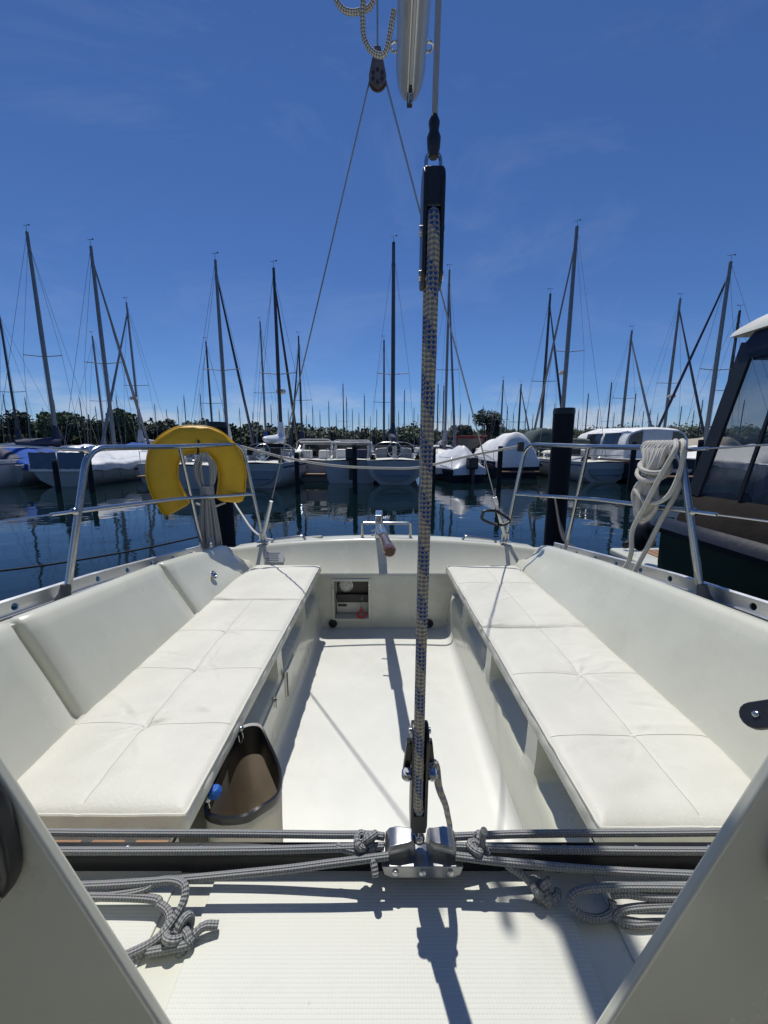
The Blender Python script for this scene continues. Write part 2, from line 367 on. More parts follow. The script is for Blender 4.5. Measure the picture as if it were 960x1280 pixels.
# ------------------------------------------------------------------ own sailboat
BOAT = empty('sailboat', (0, 1.3, 0), 'white sailboat cockpit with cushioned benches, tiller and steel stern rails in the foreground', 'sailboat')
def ctop(y):      # coaming top height along the cockpit
    pts = [(-.3, -.36), (.3, -.40), (.93, -.446), (1.6, -.503), (2.3, -.598), (2.7, -.64)]
    for (a, za), (b, zb) in zip(pts, pts[1:]):
        if y <= b: return za+(zb-za)*(y-a)/(b-a)
    return pts[-1][1]
def deckz(y): return ctop(y)-.085
def beam(y): return 1.235 - .035*max(0, y-1.0) - .05*max(0, y-2.0)

# hull (topsides) and outer transom
h = MB(); rows = []
for y in [-3.0, -2.0, -1.0, 0, .6, 1.2, 1.8, 2.3, 2.66]:
    b = beam(max(y, 0)) - (0 if y > -1 else .12*(-1-y)**1.3); z = deckz(y) if y > -.3 else -.445
    t = .12*(y-2.0) if y > 2 else 0
    sec = [(b, y, z), (b+.01, y, z-.06), (b*.985, y-t*.5, -.95), (b*.90, y-t, -1.35), (b*.72, y-t*1.4, -1.62), (b*.4, y-t*1.5, -1.75), (0, y-t*1.6, -1.8)]
    rows.append([(-a, c, d) for a, c, d in sec]+[(a, c, d) for a, c, d in sec[::-1][1:]])
h.grid(rows, cap=True); HULL = obj('hull', h, GEL, BOAT)

# sole with coved edges
s = MB(); prof = [(-.405, -1.098), (-.401, -1.120), (-.390, -1.138), (-.370, -1.147), (-.34, -1.15), (0, -1.147), (.34, -1.15), (.370, -1.147), (.390, -1.138), (.401, -1.120), (.405, -1.098)]
s.grid([[(x, y, z) for x, z in prof] for y in (.40, .9, 1.4, 1.9, 2.26, 2.295)], flip=False)
SOLE = obj('cockpit_sole', s, GEL2, BOAT, smooth=60)
for x in (-.325, .285):
    d = MB(); d.lathe([(.018, 0), (.026, 0), (.028, .006), (.024, .010), (.018, .010), (.018, .002)], (x, 2.284, -1.118), Matrix.Rotation(R(90), 3, 'X'), 18)
    D = obj('drain', d, BLK, SOLE)
c = MB(); c.add([(-.30, .70, -1.1463), (.30, .70, -1.1463), (.30, 2.18, -1.1463), (-.30, 2.18, -1.1463)], [(0,1,2,3)])

# benches: lofted front with niches, a top, a locker door on the left one
NICH = [(.47, .52), (.67, .915), (1.01, 1.37), (1.46, 1.82), (1.93, 2.24)]
def bench(sd):
    pil = [(.404, -1.105), (.408, -.95), (.413, -.925), (.416, -.90), (.419, -.86), (.42, -.81), (.42, -.786)]
    nic = [(.404, -1.105), (.408, -.95), (.413, -.928), (.424, -.914), (.555, -.890), (.575, -.81), (.575, -.786)]
    st = [(.40, 0)]
    for a, b in NICH: st += [(a-.012, 0), (a+.004, .75), (a+.016, 1), (b-.016, 1), (b-.004, .75), (b+.012, 0)]
    st += [(2.29, 0)]
    rows = [[(sd*(p[0]*(1-k)+q[0]*k), y, p[1]*(1-k)+q[1]*k) for p, q in zip(pil, nic)] for y, k in st]
    m = MB(); m.grid(rows, flip=(sd > 0)); B = obj('bench', m, GEL, BOAT, smooth=50)
    t = MB(); t.box((sd*.632, 1.345, -.7795), (.416, 1.89, .013)); obj('bench_top', t, GEL, B, bevel=.004)
    return B
BL = bench(-1); BR = bench(1)
# locker door, slot and latch on left bench front
def fr(pts, w_, x0, x1):   # rectangular ring in the bench-front plane
    pass
d = MB(); y0, y1, z0, z1 = 1.02, 1.60, -1.055, -.932
d.box((-.4095, (y0+y1)/2, (z0+z1)/2), (.010, y1-y0, z1-z0)); obj('locker_door', d, GEL, BL, bevel=.004)
d = MB(); d.box((-.404, 1.44, -.975), (.010, .030, .13)); obj('finger_slot', d, GEL, BL, bevel=.004)
d = MB(); d.box((-.3985, 1.44, -.975), (.003, .012, .105)); obj('slot_gap', d, DARKIN, BL)
d = MB(); d.lathe([(.012, 0), (.012, .006), (.006, .008), (.005, .016)], (-.414, 1.285, -.935), Matrix.Rotation(R(90), 3, 'Y'), 12); d.box((-.399, 1.285, -.948), (.004, .008, .034)); obj('latch', d, STEEL, BL)
for k in range(4):
    d = MB(); d.box((-.45-.085*k, .545, -.765), (.066, .165, .016)); obj('slat', d, TEAK, BL, bevel=.003)

# coamings
def coaming(sd):
    m = MB(); gaps = [(.93, .0), (1.585, .0)] if sd < 0 else []
    ys = [-.1, .25, .45, .58, .70, .80, .86]
    base = [.96, 1.0, 1.08, 1.2, 1.35, 1.5, 1.66, 1.8, 2.0, 2.2, 2.275, 2.30, 2.33]
    st = [(y, 0) for y in ys+base if not any(abs(y-g_) < .04 for g_, _ in gaps)]
    for g_, _ in gaps: st += [(g_-.021, 0), (g_-.011, .35), (g_-.007, 1), (g_+.007, 1), (g_+.011, .35), (g_+.021, 0)]
    st.sort(); rows = []
    for y, k in st:
        zt = ctop(y); xb = .818; xt = .945
        if y < .86: q = (.86-y)/.6; xb -= .10*min(1, q)**1.5; xt -= .02*min(1, q)
        if y > 2.25: xb += .02; zt -= .9*(y-2.25)**1.2
        dx = k*.024; zt2 = zt-k*.012
        zb = -.775
        pr = [(xb-.02, zb), (xb-.006+dx*.6, zb+.028), (xb+.012+dx, zb+.06), (xb+(xt-xb)*.45+dx, zb+(zt2-zb)*.5), (xt-.014+dx, zt2-.045), (xt-.002+dx, zt2-.016), (xt+.016, zt2-.002), (xt+.035, zt2), (xt+.052, zt-.012), (xt+.060, zt-.04), (xt+.064, deckz(y)-.01)]
        rows.append([(sd*a, y, z) for a, z in pr])
    m.grid(rows, flip=(sd > 0))
    n = len(rows[0]); m.f.append(tuple(len(m.v)-n+i for i in range(n))[::1 if sd < 0 else -1])
    return obj('coaming', m, GEL, BOAT, smooth=50)
CL = coaming(-1); CRR = coaming(1)
k = MB(); k.lathe([(.022, 0), (.022, .004), (.014, .006), (.011, .003), (.011, -.01)], (-.862, 1.86, -.648), (Vector((.86, 0, .5)).to_track_quat('Z', 'Y')).to_matrix(), 18); obj('filler_cap', k, STEEL, CL)
# black bracket with two bolts on the right coaming
nr = Vector((-.86, -.12, .5)).normalized(); q = nr.to_track_quat('Z', 'Y').to_matrix()
ax = Vector((.30, -.55, .62)); ax = (ax-nr*ax.dot(nr)).normalized(); sx = nr.cross(ax)
o0 = Vector((.800, .735, -.575)); poly = []
for a in range(9): t = math.pi*(a/8); poly.append(o0 + sx*.027*math.cos(t) - ax*.027*math.sin(t))
poly += [o0-sx*.027+ax*.26, o0+sx*.027+ax*.26]
k = MB(); k.prism(poly, nr*.014); BK = obj('bracket', k, BLK, CRR, bevel=.003)
for t in (.006, .036):
    k = MB(); k.lathe([(.0065, .013), (.0065, .017), (.004, .019)], o0+ax*t, q, 12); obj('bolt', k, STEEL, CRR)

# side decks, aft deck, transom bulkhead
for sd in (-1, 1):
    m = MB(); m.grid([[(sd*1.0, y, deckz(y)-.004), (sd*(beam(max(y,0))+.002), y, deckz(y)+.004)] for y in (-3, -1, -.1, .5, 1, 1.5, 2, 2.4, 2.655)], flip=(sd < 0)); obj('side_deck', m, GEL, BOAT)
def ttop(x): return -.603 - .062*(abs(x)/.95)**2.0
m = MB(); rows = []
for i in range(25):
    x = -1.0+2.0*i/24; zt = ttop(x)
    yk = 2.288; rows.append([(x, yk, -.83), (x, yk, -.805), (x, yk+.002, -.795), (x, yk+.010, -.786), (x, yk+.026, -.778), (x, 2.425, zt-.02), (x, 2.432, zt-.006), (x, 2.446, zt), (x, 2.60, zt-.012), (x, 2.66, zt-.03)])
m.grid(rows)
x0, x1, z0, z1, yw = -.312, -.098, -1.085, -.838, 2.288
for a, b, c_, e in ((-1.0, x0, -1.16, -.83), (x1, 1.0, -1.16, -.83), (x0, x1, -1.16, z0), (x0, x1, z1, -.83)):
    m.add([(a, yw, c_), (b, yw, c_), (b, yw, e), (a, yw, e)], [(0,1,2,3)])
m.add([(x, y, z) for y in (yw, yw+.09) for x, z in ((x0, z0), (x1, z0), (x1, z1), (x0, z1))], [(0,1,5,4)[::-1], (1,2,6,5)[::-1], (2,3,7,6)[::-1], (3,0,4,7)[::-1], (4,5,6,7)])
TR = obj('transom_bulkhead', m, GEL, BOAT, smooth=50)
# frame, gauge, switch bar of the recessed instrument locker
k = MB()
for c_, d_ in (((x0-.008, yw-.005, (z0+z1)/2), (.016, .010, z1-z0+.032)), ((x1+.008, yw-.005, (z0+z1)/2), (.016, .010, z1-z0+.032)), (((x0+x1)/2, yw-.005, z0-.008), (x1-x0-.001, .010, .016)), (((x0+x1)/2, yw-.005, z1+.008), (x1-x0-.001, .010, .016))): k.box(c_, d_)
LF = obj('locker_frame', k, GEL, TR, bevel=.002)
ry = Matrix.Rotation(R(90), 3, 'X')
k = MB(); k.lathe([(.043, 0), (.045, .004), (.045, .012), (.039, .015), (.036, .012)], (-.245, yw+.085, -.895), ry, 24); G = obj('gauge_bezel', k, ALU, TR)
k = MB(); k.lathe([(.036, 0), (.034, .001)], (-.245, yw+.072, -.895), ry, 24); obj('gauge_dial', k, DIAL, TR)
k = MB()
for a in range(12):
    t = a*math.pi/6; k.box((-.245+.028*math.cos(t), yw+.0705, -.895+.028*math.sin(t)), (.0025, .001, .006), Matrix.Rotation(-t+math.pi/2, 3, 'Y'))
k.box((-.238, yw+.0705, -.888), (.002, .001, .03), Matrix.Rotation(R(40), 3, 'Y')); obj('gauge_marks', k, INKM, TR)
k = MB(); k.box((-.205, yw+.075, -.975), (.205, .028, .050)); obj('switch_bar', k, BLK, TR, bevel=.004)
k = MB(); k.box((-.205, yw+.080, -1.045), (.205, .018, .072)); obj('switch_panel', k, GEL, TR, bevel=.003)
k = MB(); k.box((-.270, yw+.068, -1.028), (.055, .006, .014)); obj('rocker_switch', k, BLK, TR)
for sx_ in (x0-.008, x1+.008):
    for zz in (-.88, -.86):
        k = MB(); k.lathe([(.005, 0), (.005, .003)], (sx_, yw-.010, zz-.0), ry, 10); obj('hinge_screw', k, STEEL, TR)
# builder's label on the sloping bulkhead
th_ = math.atan2(.111, .155); tl = Matrix.Rotation(-th_, 3, 'X'); nl = Vector((0, -math.cos(th_), math.sin(th_)))
lc = Vector((-.70, 2.3662, -.705))+nl*.0016
k = MB(); k.box(lc, (.125, .002, .072), tl); obj('label_plate', k, LABELM, TR)
for i in range(5):
    k = MB(); k.box(lc+tl @ Vector((rnd.uniform(-.012, .0), -.0016, .025-.0125*i)), (.085-.012*(i % 3), .0008, .0035), tl); obj('label_line', k, INKM, TR)
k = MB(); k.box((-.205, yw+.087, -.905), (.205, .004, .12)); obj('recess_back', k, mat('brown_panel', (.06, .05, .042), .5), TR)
# stainless U-frame on the aft deck, for the rudder head
k = MB(); k.tube(fillet([(-.145, 2.50, -.63), (-.145, 2.50, -.513), (.175, 2.50, -.513), (.175, 2.50, -.63)], .012, 4), .011, 8); obj('stern_frame', k, STEEL, BOAT)

# toe rails: perforated alloy strip, each hole real
def toe_rail(sd):
    m = MB(); y = .05; pit = .175; hr = .013; ht = .052
    while y < 2.45:
        def P(yy, zz): return Vector((sd*(beam(yy)-.012), yy, deckz(yy)+.004+zz))
        ya, yb = y, y+pit; yc = (ya+yb)/2; n = 16; ring = []; rect = []
        for i in range(n):
            t = 2*math.pi*i/n; ring.append(P(yc+hr*math.cos(t), ht*.5+hr*math.sin(t)))
            cx, cz = math.cos(t), math.sin(t); q = max(abs(cx), abs(cz)); rect.append(P(yc+pit/2*cx/q, ht*.5+ht/2*cz/q))
        ins = Vector((sd*.006, 0, 0)); o = len(m.v); m.v += rect+ring+[q-ins for q in rect]+[q-ins for q in ring]
        for i in range(n):
            j = (i+1) % n
            for f in ((o+i, o+j, o+n+j, o+n+i), (o+2*n+j, o+2*n+i, o+3*n+i, o+3*n+j), (o+n+i, o+n+j, o+3*n+j, o+3*n+i)):
                m.f.append(f)
        y += pit
    T = obj('toe_rail', m, ALU, BOAT, smooth=30)
    m = MB(); m.grid([[(sd*(beam(yy)-.034), yy, deckz(yy)+.009), (sd*(beam(yy)+.012), yy, deckz(yy)+.009), (sd*(beam(yy)+.014), yy, deckz(yy)-.03)] for yy in (0, .5, 1, 1.5, 2, 2.5)], flip=(sd < 0)); obj('rail_flange', m, ALU, T)
    m = MB(); m.grid([[(sd*(beam(yy)-.020), yy, deckz(yy)+.0565), (sd*(beam(yy)-.010), yy, deckz(yy)+.061), (sd*(beam(yy)+.001), yy, deckz(yy)+.0565)] for yy in (0, .5, 1, 1.5, 2, 2.5)], flip=(sd < 0)); obj('rail_cap', m, ALU, T)
toe_rail(-1); toe_rail(1)

# bridge deck with non-skid panels
BD = -.547
k = MB(); k.box((0, .335, BD-.30), (1.66, .19, .60)); BDO = obj('bridge_deck', k, GEL, BOAT, bevel=.012, bseg=3)
for xa, xb in ((-.80, -.262), (-.215, .222), (.268, .80)):
    k = MB(); k.box(((xa+xb)/2, .332, BD+.0008), (xb-xa, .168, .0036)); obj('nonskid_panel', k, NSK, BDO, bevel=.0015)
# companionway panels (aft bulkhead of the cabin, seen from within) and the unseen cabin shell that shades them
def panel(sd):
    yb = .238; th = .009
    def E_(z): return .163+(z+.49)*.3876      # edge x by height
    poly = [(sd*E_(-.90), yb, -.90), (sd*E_(.14), yb, .14), (sd*1.0, yb, .14), (sd*1.0, yb, -.90)]
    m = MB(); m.prism(poly, (0, -th, 0)); return obj('companionway_panel', m, GEL, BOAT, bevel=.003)
PL = panel(-1); PR = panel(1)
def housing(sd, x, z, hh, ww, p):
    m = MB(); pts = [(sd*x+ww*math.copysign(abs(math.cos(t))**.6, math.cos(t)), .2285, z+hh*math.copysign(abs(math.sin(t))**.6, math.sin(t))) for t in [2*math.pi*i/24 for i in range(24)]]
    m.prism(pts, (0, -.016, 0)); o = obj('instrument_housing', m, BLK, p, bevel=.005)
    m = MB(); m.prism([(a+(sd*x-a)*.3, .212, c+(z-c)*.25) for a, b, c in pts], (0, -.003, 0)); obj('instrument_screen', m, DARKIN, p)
    m = MB(); m.lathe([(.004, 0), (.004, .004), (.002, .005)], (sd*(x-.038), .2127, z-hh*.72), ry, 10); obj('housing_screw', m, STEEL, p)
housing(-1, .303, -.268, .052, .048, PL); housing(1, .318, -.285, .03, .044, PR)
CAB = mat('unseen_cabin', (.78, .77, .70), .6)
k = MB(); k.box((-.83, -1.0, .262), (.34, 2.45, .02)); k.box((.83, -1.0, .262), (.34, 2.45, .02)); k.box((0, -1.70, .262), (1.319, 1.05, .02)); k.box((0, -2.23, -.2), (2.0, .02, .9)); k.box((-1.0, -1.0, -.15), (.02, 2.45, .8)); k.box((1.0, -1.0, -.15), (.02, 2.45, .8)); k.box((0, -1.0, -1.25), (2.0, 2.4, .02))  # out of view, added to shade the panels; roof opening sized for their light
obj('cabin', k, CAB, BOAT, smooth=0)

# traveller track on the bridge deck edge, with its car
k = MB(); k.box((0, .416, -.539), (1.40, .012, .036)); k.box((0, .417, -.519), (1.40, .016, .006)); TT = obj('traveller_track', k, BLKA, BOAT, bevel=.0025)
for i in range(14):
    k = MB(); k.lathe([(.0035, 0), (.0035, .0012), (.001, .002)], (-.62+.095*i, .417, -.516), None, 10); obj('track_screw', k, STEEL, TT)
TX = .047
k = MB()      # flared stainless car
for sd in (-1, 1):
    rows = []
    for a, z, hw in ((.010, -.484, .010), (.018, -.486, .012), (.030, -.486, .0145), (.040, -.489, .0150), (.045, -.496, .0150), (.046, -.504, .0145)):
        rows.append([(TX+sd*a, .408-hw, z-.004), (TX+sd*a, .408-hw*.8, z), (TX+sd*a, .408+hw*.8, z), (TX+sd*a, .408+hw, z-.004), (TX+sd*(a-.002), .408+hw*.96, z-.010), (TX+sd*(a-.002), .408-hw*.96, z-.010)])
    k.grid(rows, closed=True, cap=True, flip=(sd < 0))
    k.prism([(TX+sd*.009, .397, -.489), (TX+sd*.016, .397, -.489), (TX+sd*.012, .397, -.512), (TX+sd*.006, .397, -.512)], (0, .022, 0))
CARST = mat('cast_steel', (.34, .345, .35), .34, .9, var=.15, vscale=40)
CARO = obj('traveller_car', k, CARST, TT, bevel=.001)
k = MB(); k.prism([(TX-.050, .386, -.506), (TX+.050, .386, -.506), (TX+.047, .386, -.518), (TX+.038, .386, -.523), (TX-.038, .386, -.523), (TX-.047, .386, -.518)], (0, .028, 0)); obj('car_plate', k, CARST, TT, bevel=.0012)
for dx in (-.033, 0, .034):
    k = MB(); k.lathe([(.0042, 0), (.0042, .002), (.002, .0035)], (TX+dx, .386, -.5145), ry, 12); obj('car_screw', k, ALU, TT)

# pushpits
def pushpit(sd):
    r = .0125
    top = fillet([(sd*1.165, 1.335, -.55), (sd*1.135, 1.49, -.012), (sd*1.11, 2.02, -.010), (sd*.90, 2.47, .004), (sd*.80, 2.48, -.64)], .085, 8)
    m = MB(); m.tube(top, r, 12); T = obj('pushpit', m, STEEL, BOAT, label='steel stern rail '+('carrying the yellow lifebuoy' if sd < 0 else 'hung with the white rope coil'))
    m = MB(); m.tube([(sd*1.151, 1.41, -.245), (sd*1.125, 2.02, -.285), (sd*.845, 2.482, -.315)], .010, 10); obj('mid_rail', m, STEEL, T)
    m = MB(); m.tube([(sd*1.088, 2.075, -.012), (sd*1.06, 2.19, -.66)], .0105, 10); obj('leg', m, STEEL, T)
    m = MB(); m.lathe([(.028, 0), (.028, .012), (.019, .030), (.016, .062), (.0135, .064)], (sd*1.168, 1.322, deckz(1.32)-.0), (Vector((-sd*.03, .155, .54)).to_track_quat('Z', 'Y')).to_matrix(), 14); obj('foot', m, RUB, T)
    for x, y, z in ((1.06, 2.19, deckz(2.19)), (.80, 2.48, -.66)):
        m = MB(); m.lathe([(.03, 0), (.03, .006), (.016, .010), (.015, .04)], (sd*x, y, z), None, 14); obj('base_plate', m, STEEL, T)
    for c_ in ((sd*1.150, 1.405, -.245), (sd*1.135, 1.475, -.02)):
        m = MB(); m.ball(c_, .0155, 8); obj('lifeline_eye', m, STEEL, T)
    # lifelines run forward out of the picture
    for a, b in (((1.150, 1.405, -.245), (1.23, -1.9, -.03)), ((1.136, 1.47, -.02), (1.22, -1.9, .20))):
        m = MB(); m.tube([(sd*a[0], a[1], a[2]), (sd*(a[0]*.97+b[0]*.03), a[1]*.97+b[1]*.03, a[2]*.97+b[2]*.03)], .007, 8); m.tube([(sd*a[0], a[1], a[2]), (sd*b[0], b[1], b[2])], .0032, 6); obj('lifeline', m, STEEL, BOAT)
pushpit(-1); pushpit(1)
# black clamp on the right rail
k = MB(); k.box((.86, 2.452, -.012), (.035, .035, .06)); obj('rail_clamp', k, BLK, BOAT, bevel=.006)

# tiller
ta, tb = V(-.035, 2.46, -.515), V(.026, 1.575, -.447)
tp = [ta.lerp(tb, i/10) for i in range(11)]
k = MB(); k.tube(tp[:6]+[ta.lerp(tb, .56)], [.026, .027, .028, .0285, .029, .0290, .026], 14); TIL = obj('tiller', k, STEEL, BOAT)
k = MB(); k.tube([ta.lerp(tb, q) for q in (.55, .62, .75, .86, .93, .975, 1.0)], [.022, .023, .0235, .025, .028, .028, .020], 14); obj('tiller_grip', k, VARN, TIL)
k = MB(); k.tube([V(-.050, 2.40, -.495), V(-.036, 2.05, -.472), V(-.026, 1.95, -.464)], .008, 8); k.tube([V(-.075, 2.2, -.50), V(-.04, 2.2, -.49)], .005, 8); k.tube([V(-.07, 2.05, -.49), V(-.03, 2.05, -.48)], .005, 8); obj('tiller_extension', k, STEEL, TIL)
k = MB(); k.box((-.035, 2.55, -.62), (.05, .20, .34)); obj('rudder_head', k, STEEL, TIL, bevel=.008)

# backstay, bridle wires and block
BB = V(-.0275, 1.95, 1.597)
k = MB(); k.tube([BB+V(0, 0, .06), V(0, -1.45, 9.4)], .004, 6); BS = obj('backstay', k, WIRE, BOAT)
k = MB()
def drop(cx, cz, rr, hh): return [(cx+rr*math.sin(t), 0, cz-rr*math.cos(t)) for t in [R(-108+216*i/16) for i in range(17)]]+[(cx+.012, 0, cz+hh), (cx-.012, 0, cz+hh)]
for dy in (-.016, .010): k.prism([(BB.x+a, BB.y+dy, BB.z+c) for a, b, c in drop(0, -.047, .0375, .11)], (0, .006, 0))
BLKO = obj('bridle_block', k, mat('rusted_plate', (.20, .15, .15), .5, .5, var=.3, vscale=30), BS, bevel=.001)
for i in range(6):
    t = 2*math.pi*(i+.5)/6; k = MB(); k.lathe([(.0066, 0), (.0066, .003)], (BB.x+.022*math.cos(t), BB.y-.017, BB.z-.047+.022*math.sin(t)), ry, 12); obj('block_hole', k, DARKIN, BS)
k = MB(); k.lathe([(.031, -.007), (.027, 0), (.031, .007)], (BB.x, BB.y, BB.z-.047), ry, 18); obj('sheave', k, ALUD, BS)
for sd in (-1, 1):
    e = V(.80*sd, 2.47, -.60); a = BB+V(.033*sd, 0, -.047)
    k = MB(); k.tube([a, a.lerp(e, .875)], .0040, 6); obj('bridle_wire', k, WIRE, BS)
    q = a.lerp(e, .885)
    if sd > 0:
        k = MB(); k.box(q, (.028, .016, .055), Matrix.Rotation(R(-16), 3, 'Y')); TK = obj('tackle_block', k, ALU, BS, bevel=.004)
        ring = [q+V(-.012, -.02, -.10)+V(.085*math.cos(t)*(1+.16*math.cos(3*t)), .02*math.sin(2*t), .042*math.sin(t)-.02*math.cos(t)) for t in [2*math.pi*i/28 for i in range(28)]]
        k = MB(); k.tube(ring, .0095, 8, closed=True); obj('tackle_wheel', k, BLK, BS)
    k = MB(); k.tube([q, q.lerp(e, .5), e], [.011, .013, .011], 10); obj('turnbuckle', k, ALU, BS)
    k = MB(); k.tube(fillet([e+V(-.02, 0, -.02), e+V(-.02, 0, .03), e+V(.02, 0, .03), e+V(.02, 0, -.02)], .015), .006, 8); k.box(e+V(0, 0, -.03), (.07, .05, .01)); obj('chain_plate', k, STEEL, BOAT)
    k = MB(); k.tube(fillet([V(.52*sd, 2.50, -.64), V(.54*sd, 2.50, -.60), V(.74*sd, 2.50, -.625), V(.76*sd, 2.50, -.66)], .02), .008, 8); obj('stern_handle', k, STEEL, BOAT)

# boom overhead: its aft end hangs over the cockpit
be, bf = V(.077, 1.36, 1.000), V(.045, -1.6, 1.50)
bd = (bf-be).normalized(); bs = V(1, 0, 0); bu = bs.cross(bd).normalized()*-1
if bu.z < 0: bu = -bu
k = MB(); rows = []
for t, sc in ((-.004, .45), (.0, .60), (.012, .78), (.03, .90), (.06, 1.0), (.5, 1.0), (2.9, 1.0)):
    rows.append([be+bd*t+bs*(.042*sc*math.cos(a))+bu*(.060*sc*math.sin(a)+.06) for a in [2*math.pi*i/24 for i in range(24)]])
k.grid(rows, closed=True, cap=True); BM = obj('boom', k, mat('boom_alloy', (.42, .44, .46), .42, .5, var=.1, vscale=6), BOAT)
k = MB()
for sx_ in (-.007, .007): k.tube([be+bd*.055+bu*-.001+bs*sx_, be+bd*2.8+bu*-.001+bs*sx_], .003, 6)
obj('boom_track', k, ALU, BM)
k = MB(); k.box(be+bd*.04+bu*.003, (.016, .06, .012), Matrix.Rotation(math.atan2(bd.z, -bd.y)*-1, 3, 'X')); obj('outhaul_slot', k, BLKA, BM, bevel=.002)
k = MB(); k.tube([be+bd*.03+bu*-.005, be+bd*.06+bu*-.006], .006, 8); obj('sheave_pin', k, STEEL, BM)
for sd in (-1, 1):
    c_ = be+bd*.115+bs*(.046*sd)+bu*.055
    k = MB(); k.tube([c_+bs*(.012*sd*math.sin(t))+bd*(.012*math.cos(t)) for t in [2*math.pi*i/14 for i in range(14)]], .0035, 8, closed=True); obj('boom_eye', k, STEEL, BM)

# ------------------------------------------------------------------ mainsheet
MS = empty('mainsheet_tackle', (TX, .41, ZO-.49), 'thick cream and blue flecked mainsheet tackle rising from the traveller in the middle', 'sheet tackle')
sx0 = V(TX-.004, .405, 0)
def onS(z): return V(TX-.0045+.006*(z+.45), .408+.012*(z+.45), z)
k = MB(); k.tube([onS(.272), onS(1.225)+V(.010, 0, 0)], .0028, 8); obj('strop', k, SPLICE, MS)
k = MB(); k.tube([onS(q) for q in (.268, .276, .284, .290, .297, .303)], [.004, .0062, .0068, .0045, .0055, .003], 10); obj('splice', k, BLK, MS)
# relocate the strop under the splice with a shackle bow
def fiddle(zt, zb, name, w2, th=.004):
    m = MB(); yc = onS((zt+zb)/2).y
    for sd in (-1, 1):
        xx = sd*w2; n = 12; hw = .017
        pts = []
        for i in range(n+1): t = math.pi*i/n; pts.append((hw*math.cos(t), zt-hw+hw*math.sin(t)))
        for i in range(n+1): t = math.pi+math.pi*i/n; pts.append((hw*.9*math.cos(t), zb+hw*.9+hw*.9*math.sin(t)))
        m.prism([(onS(zz).x+xx, yc+yy, zz) for yy, zz in pts], (sd*-th, 0, 0))
    return obj(name, m, BLK, MS, bevel=.0012)
UB = fiddle(.257, .152, 'upper_block', .0102)
k = MB(); k.box(onS(.236), (.0185, .030, .034)); obj('block_head', k, BLK, UB, bevel=.002)
k = MB(); k.lathe([(.014, -.005), (.011, 0), (.014, .005)], onS(.205), Matrix.Rotation(R(90), 3, 'Y'), 20); obj('sheave', k, ALUD, UB)
for zz in (.205, .165):
    k = MB(); k.lathe([(.005, -.012), (.005, .012)], onS(zz), Matrix.Rotation(R(90), 3, 'Y'), 12); obj('axle', k, STEEL, UB)
k = MB(); k.tube(fillet([onS(.248)+V(-.0075, 0, 0), onS(.272)+V(-.0065, 0, 0), onS(.272)+V(.0065, 0, 0), onS(.248)+V(.0075, 0, 0)], .006, 4), .0018, 8); obj('shackle', k, STEEL, MS)
LB = fiddle(-.328, -.470, 'lower_block', .0100)
k = MB(); k.box(onS(-.454), (.018, .030, .026)); obj('block_foot', k, BLK, LB, bevel=.002)
k = MB(); k.tube([onS(-.464), onS(-.486)+V(.002, 0, 0)], [.006, .0045], 10); k.ball(onS(-.490)+V(.002, 0, 0), .0075, 8); obj('swivel', k, STEEL, MS)
for sd in (-1, 1):
    k = MB(); c_ = onS(-.388)+V(sd*.0150, -.010, 0)
    k.lathe([(.0055, -.005), (.007, -.0035), (.006, 0), (.007, .0035), (.005, .0055)], c_, Matrix.Rotation(R(20), 3, 'X'), 14); k.lathe([(.0025, .005), (.0025, .008)], c_, Matrix.Rotation(R(20), 3, 'X'), 10); obj('cam_jaw', k, STEEL, LB)
    k = MB(); k.box(c_+V(sd*-.001, .010, .012), (.008, .010, .050), Matrix.Rotation(R(sd*-6), 3, 'Y')); obj('cam_arm', k, BLKA, LB, bevel=.0015)
    k = MB(); k.lathe([(.0035, -.002), (.0035, .002)], onS(-.338)+V(sd*.011, 0, 0), Matrix.Rotation(R(90), 3, 'Y'), 10); obj('pin', k, STEEL, LB)
# the sheet: a loop round both sheaves, front part towards us
def arc(z, r, up):
    return [V(onS(z).x, onS(z).y-r*math.cos(t), z+(1 if up else -1)*r*math.sin(t)) for t in [math.pi*i/10 for i in range(11)]]
pth = arc(.205, .014, True)
lo = [V(onS(-.43).x, onS(-.43).y-.013*math.cos(t), -.430-.013*math.sin(t)) for t in [math.pi*(1-i/10) for i in range(11)]]
front = [onS(z)+V(-.001+.0015*math.sin(z*6), -.0135+.004*math.sin((z+.44)/.70*math.pi)*-1, 0) for z in [.198-.628*i/40 for i in range(41)]]
back = [onS(z)+V(0, .0135, 0) for z in [-.425+.62*i/20 for i in range(21)]]
k = MB(); k.tube(front[::-1]+pth[1:-1]+back[::-1]+lo[1:-1], .0060, 20, closed=True); obj('sheet_rope', k, MSHEET, MS)
tail = cr([onS(-.380)+V(.006, -.010, 0), onS(-.388)+V(.020, .004, -.0), V(.075, .45, -.46), V(.108, .56, -.62), V(.125, .62, -.76), V(.10, .66, -1.0), V(.02, .68, -1.138), V(-.10, .70, -1.142), V(-.18, .73, -1.142), V(-.14, .76, -1.142)], 10)
k = MB(); k.tube(tail, .0050, 14); obj('sheet_tail', k, MSHEET, MS)

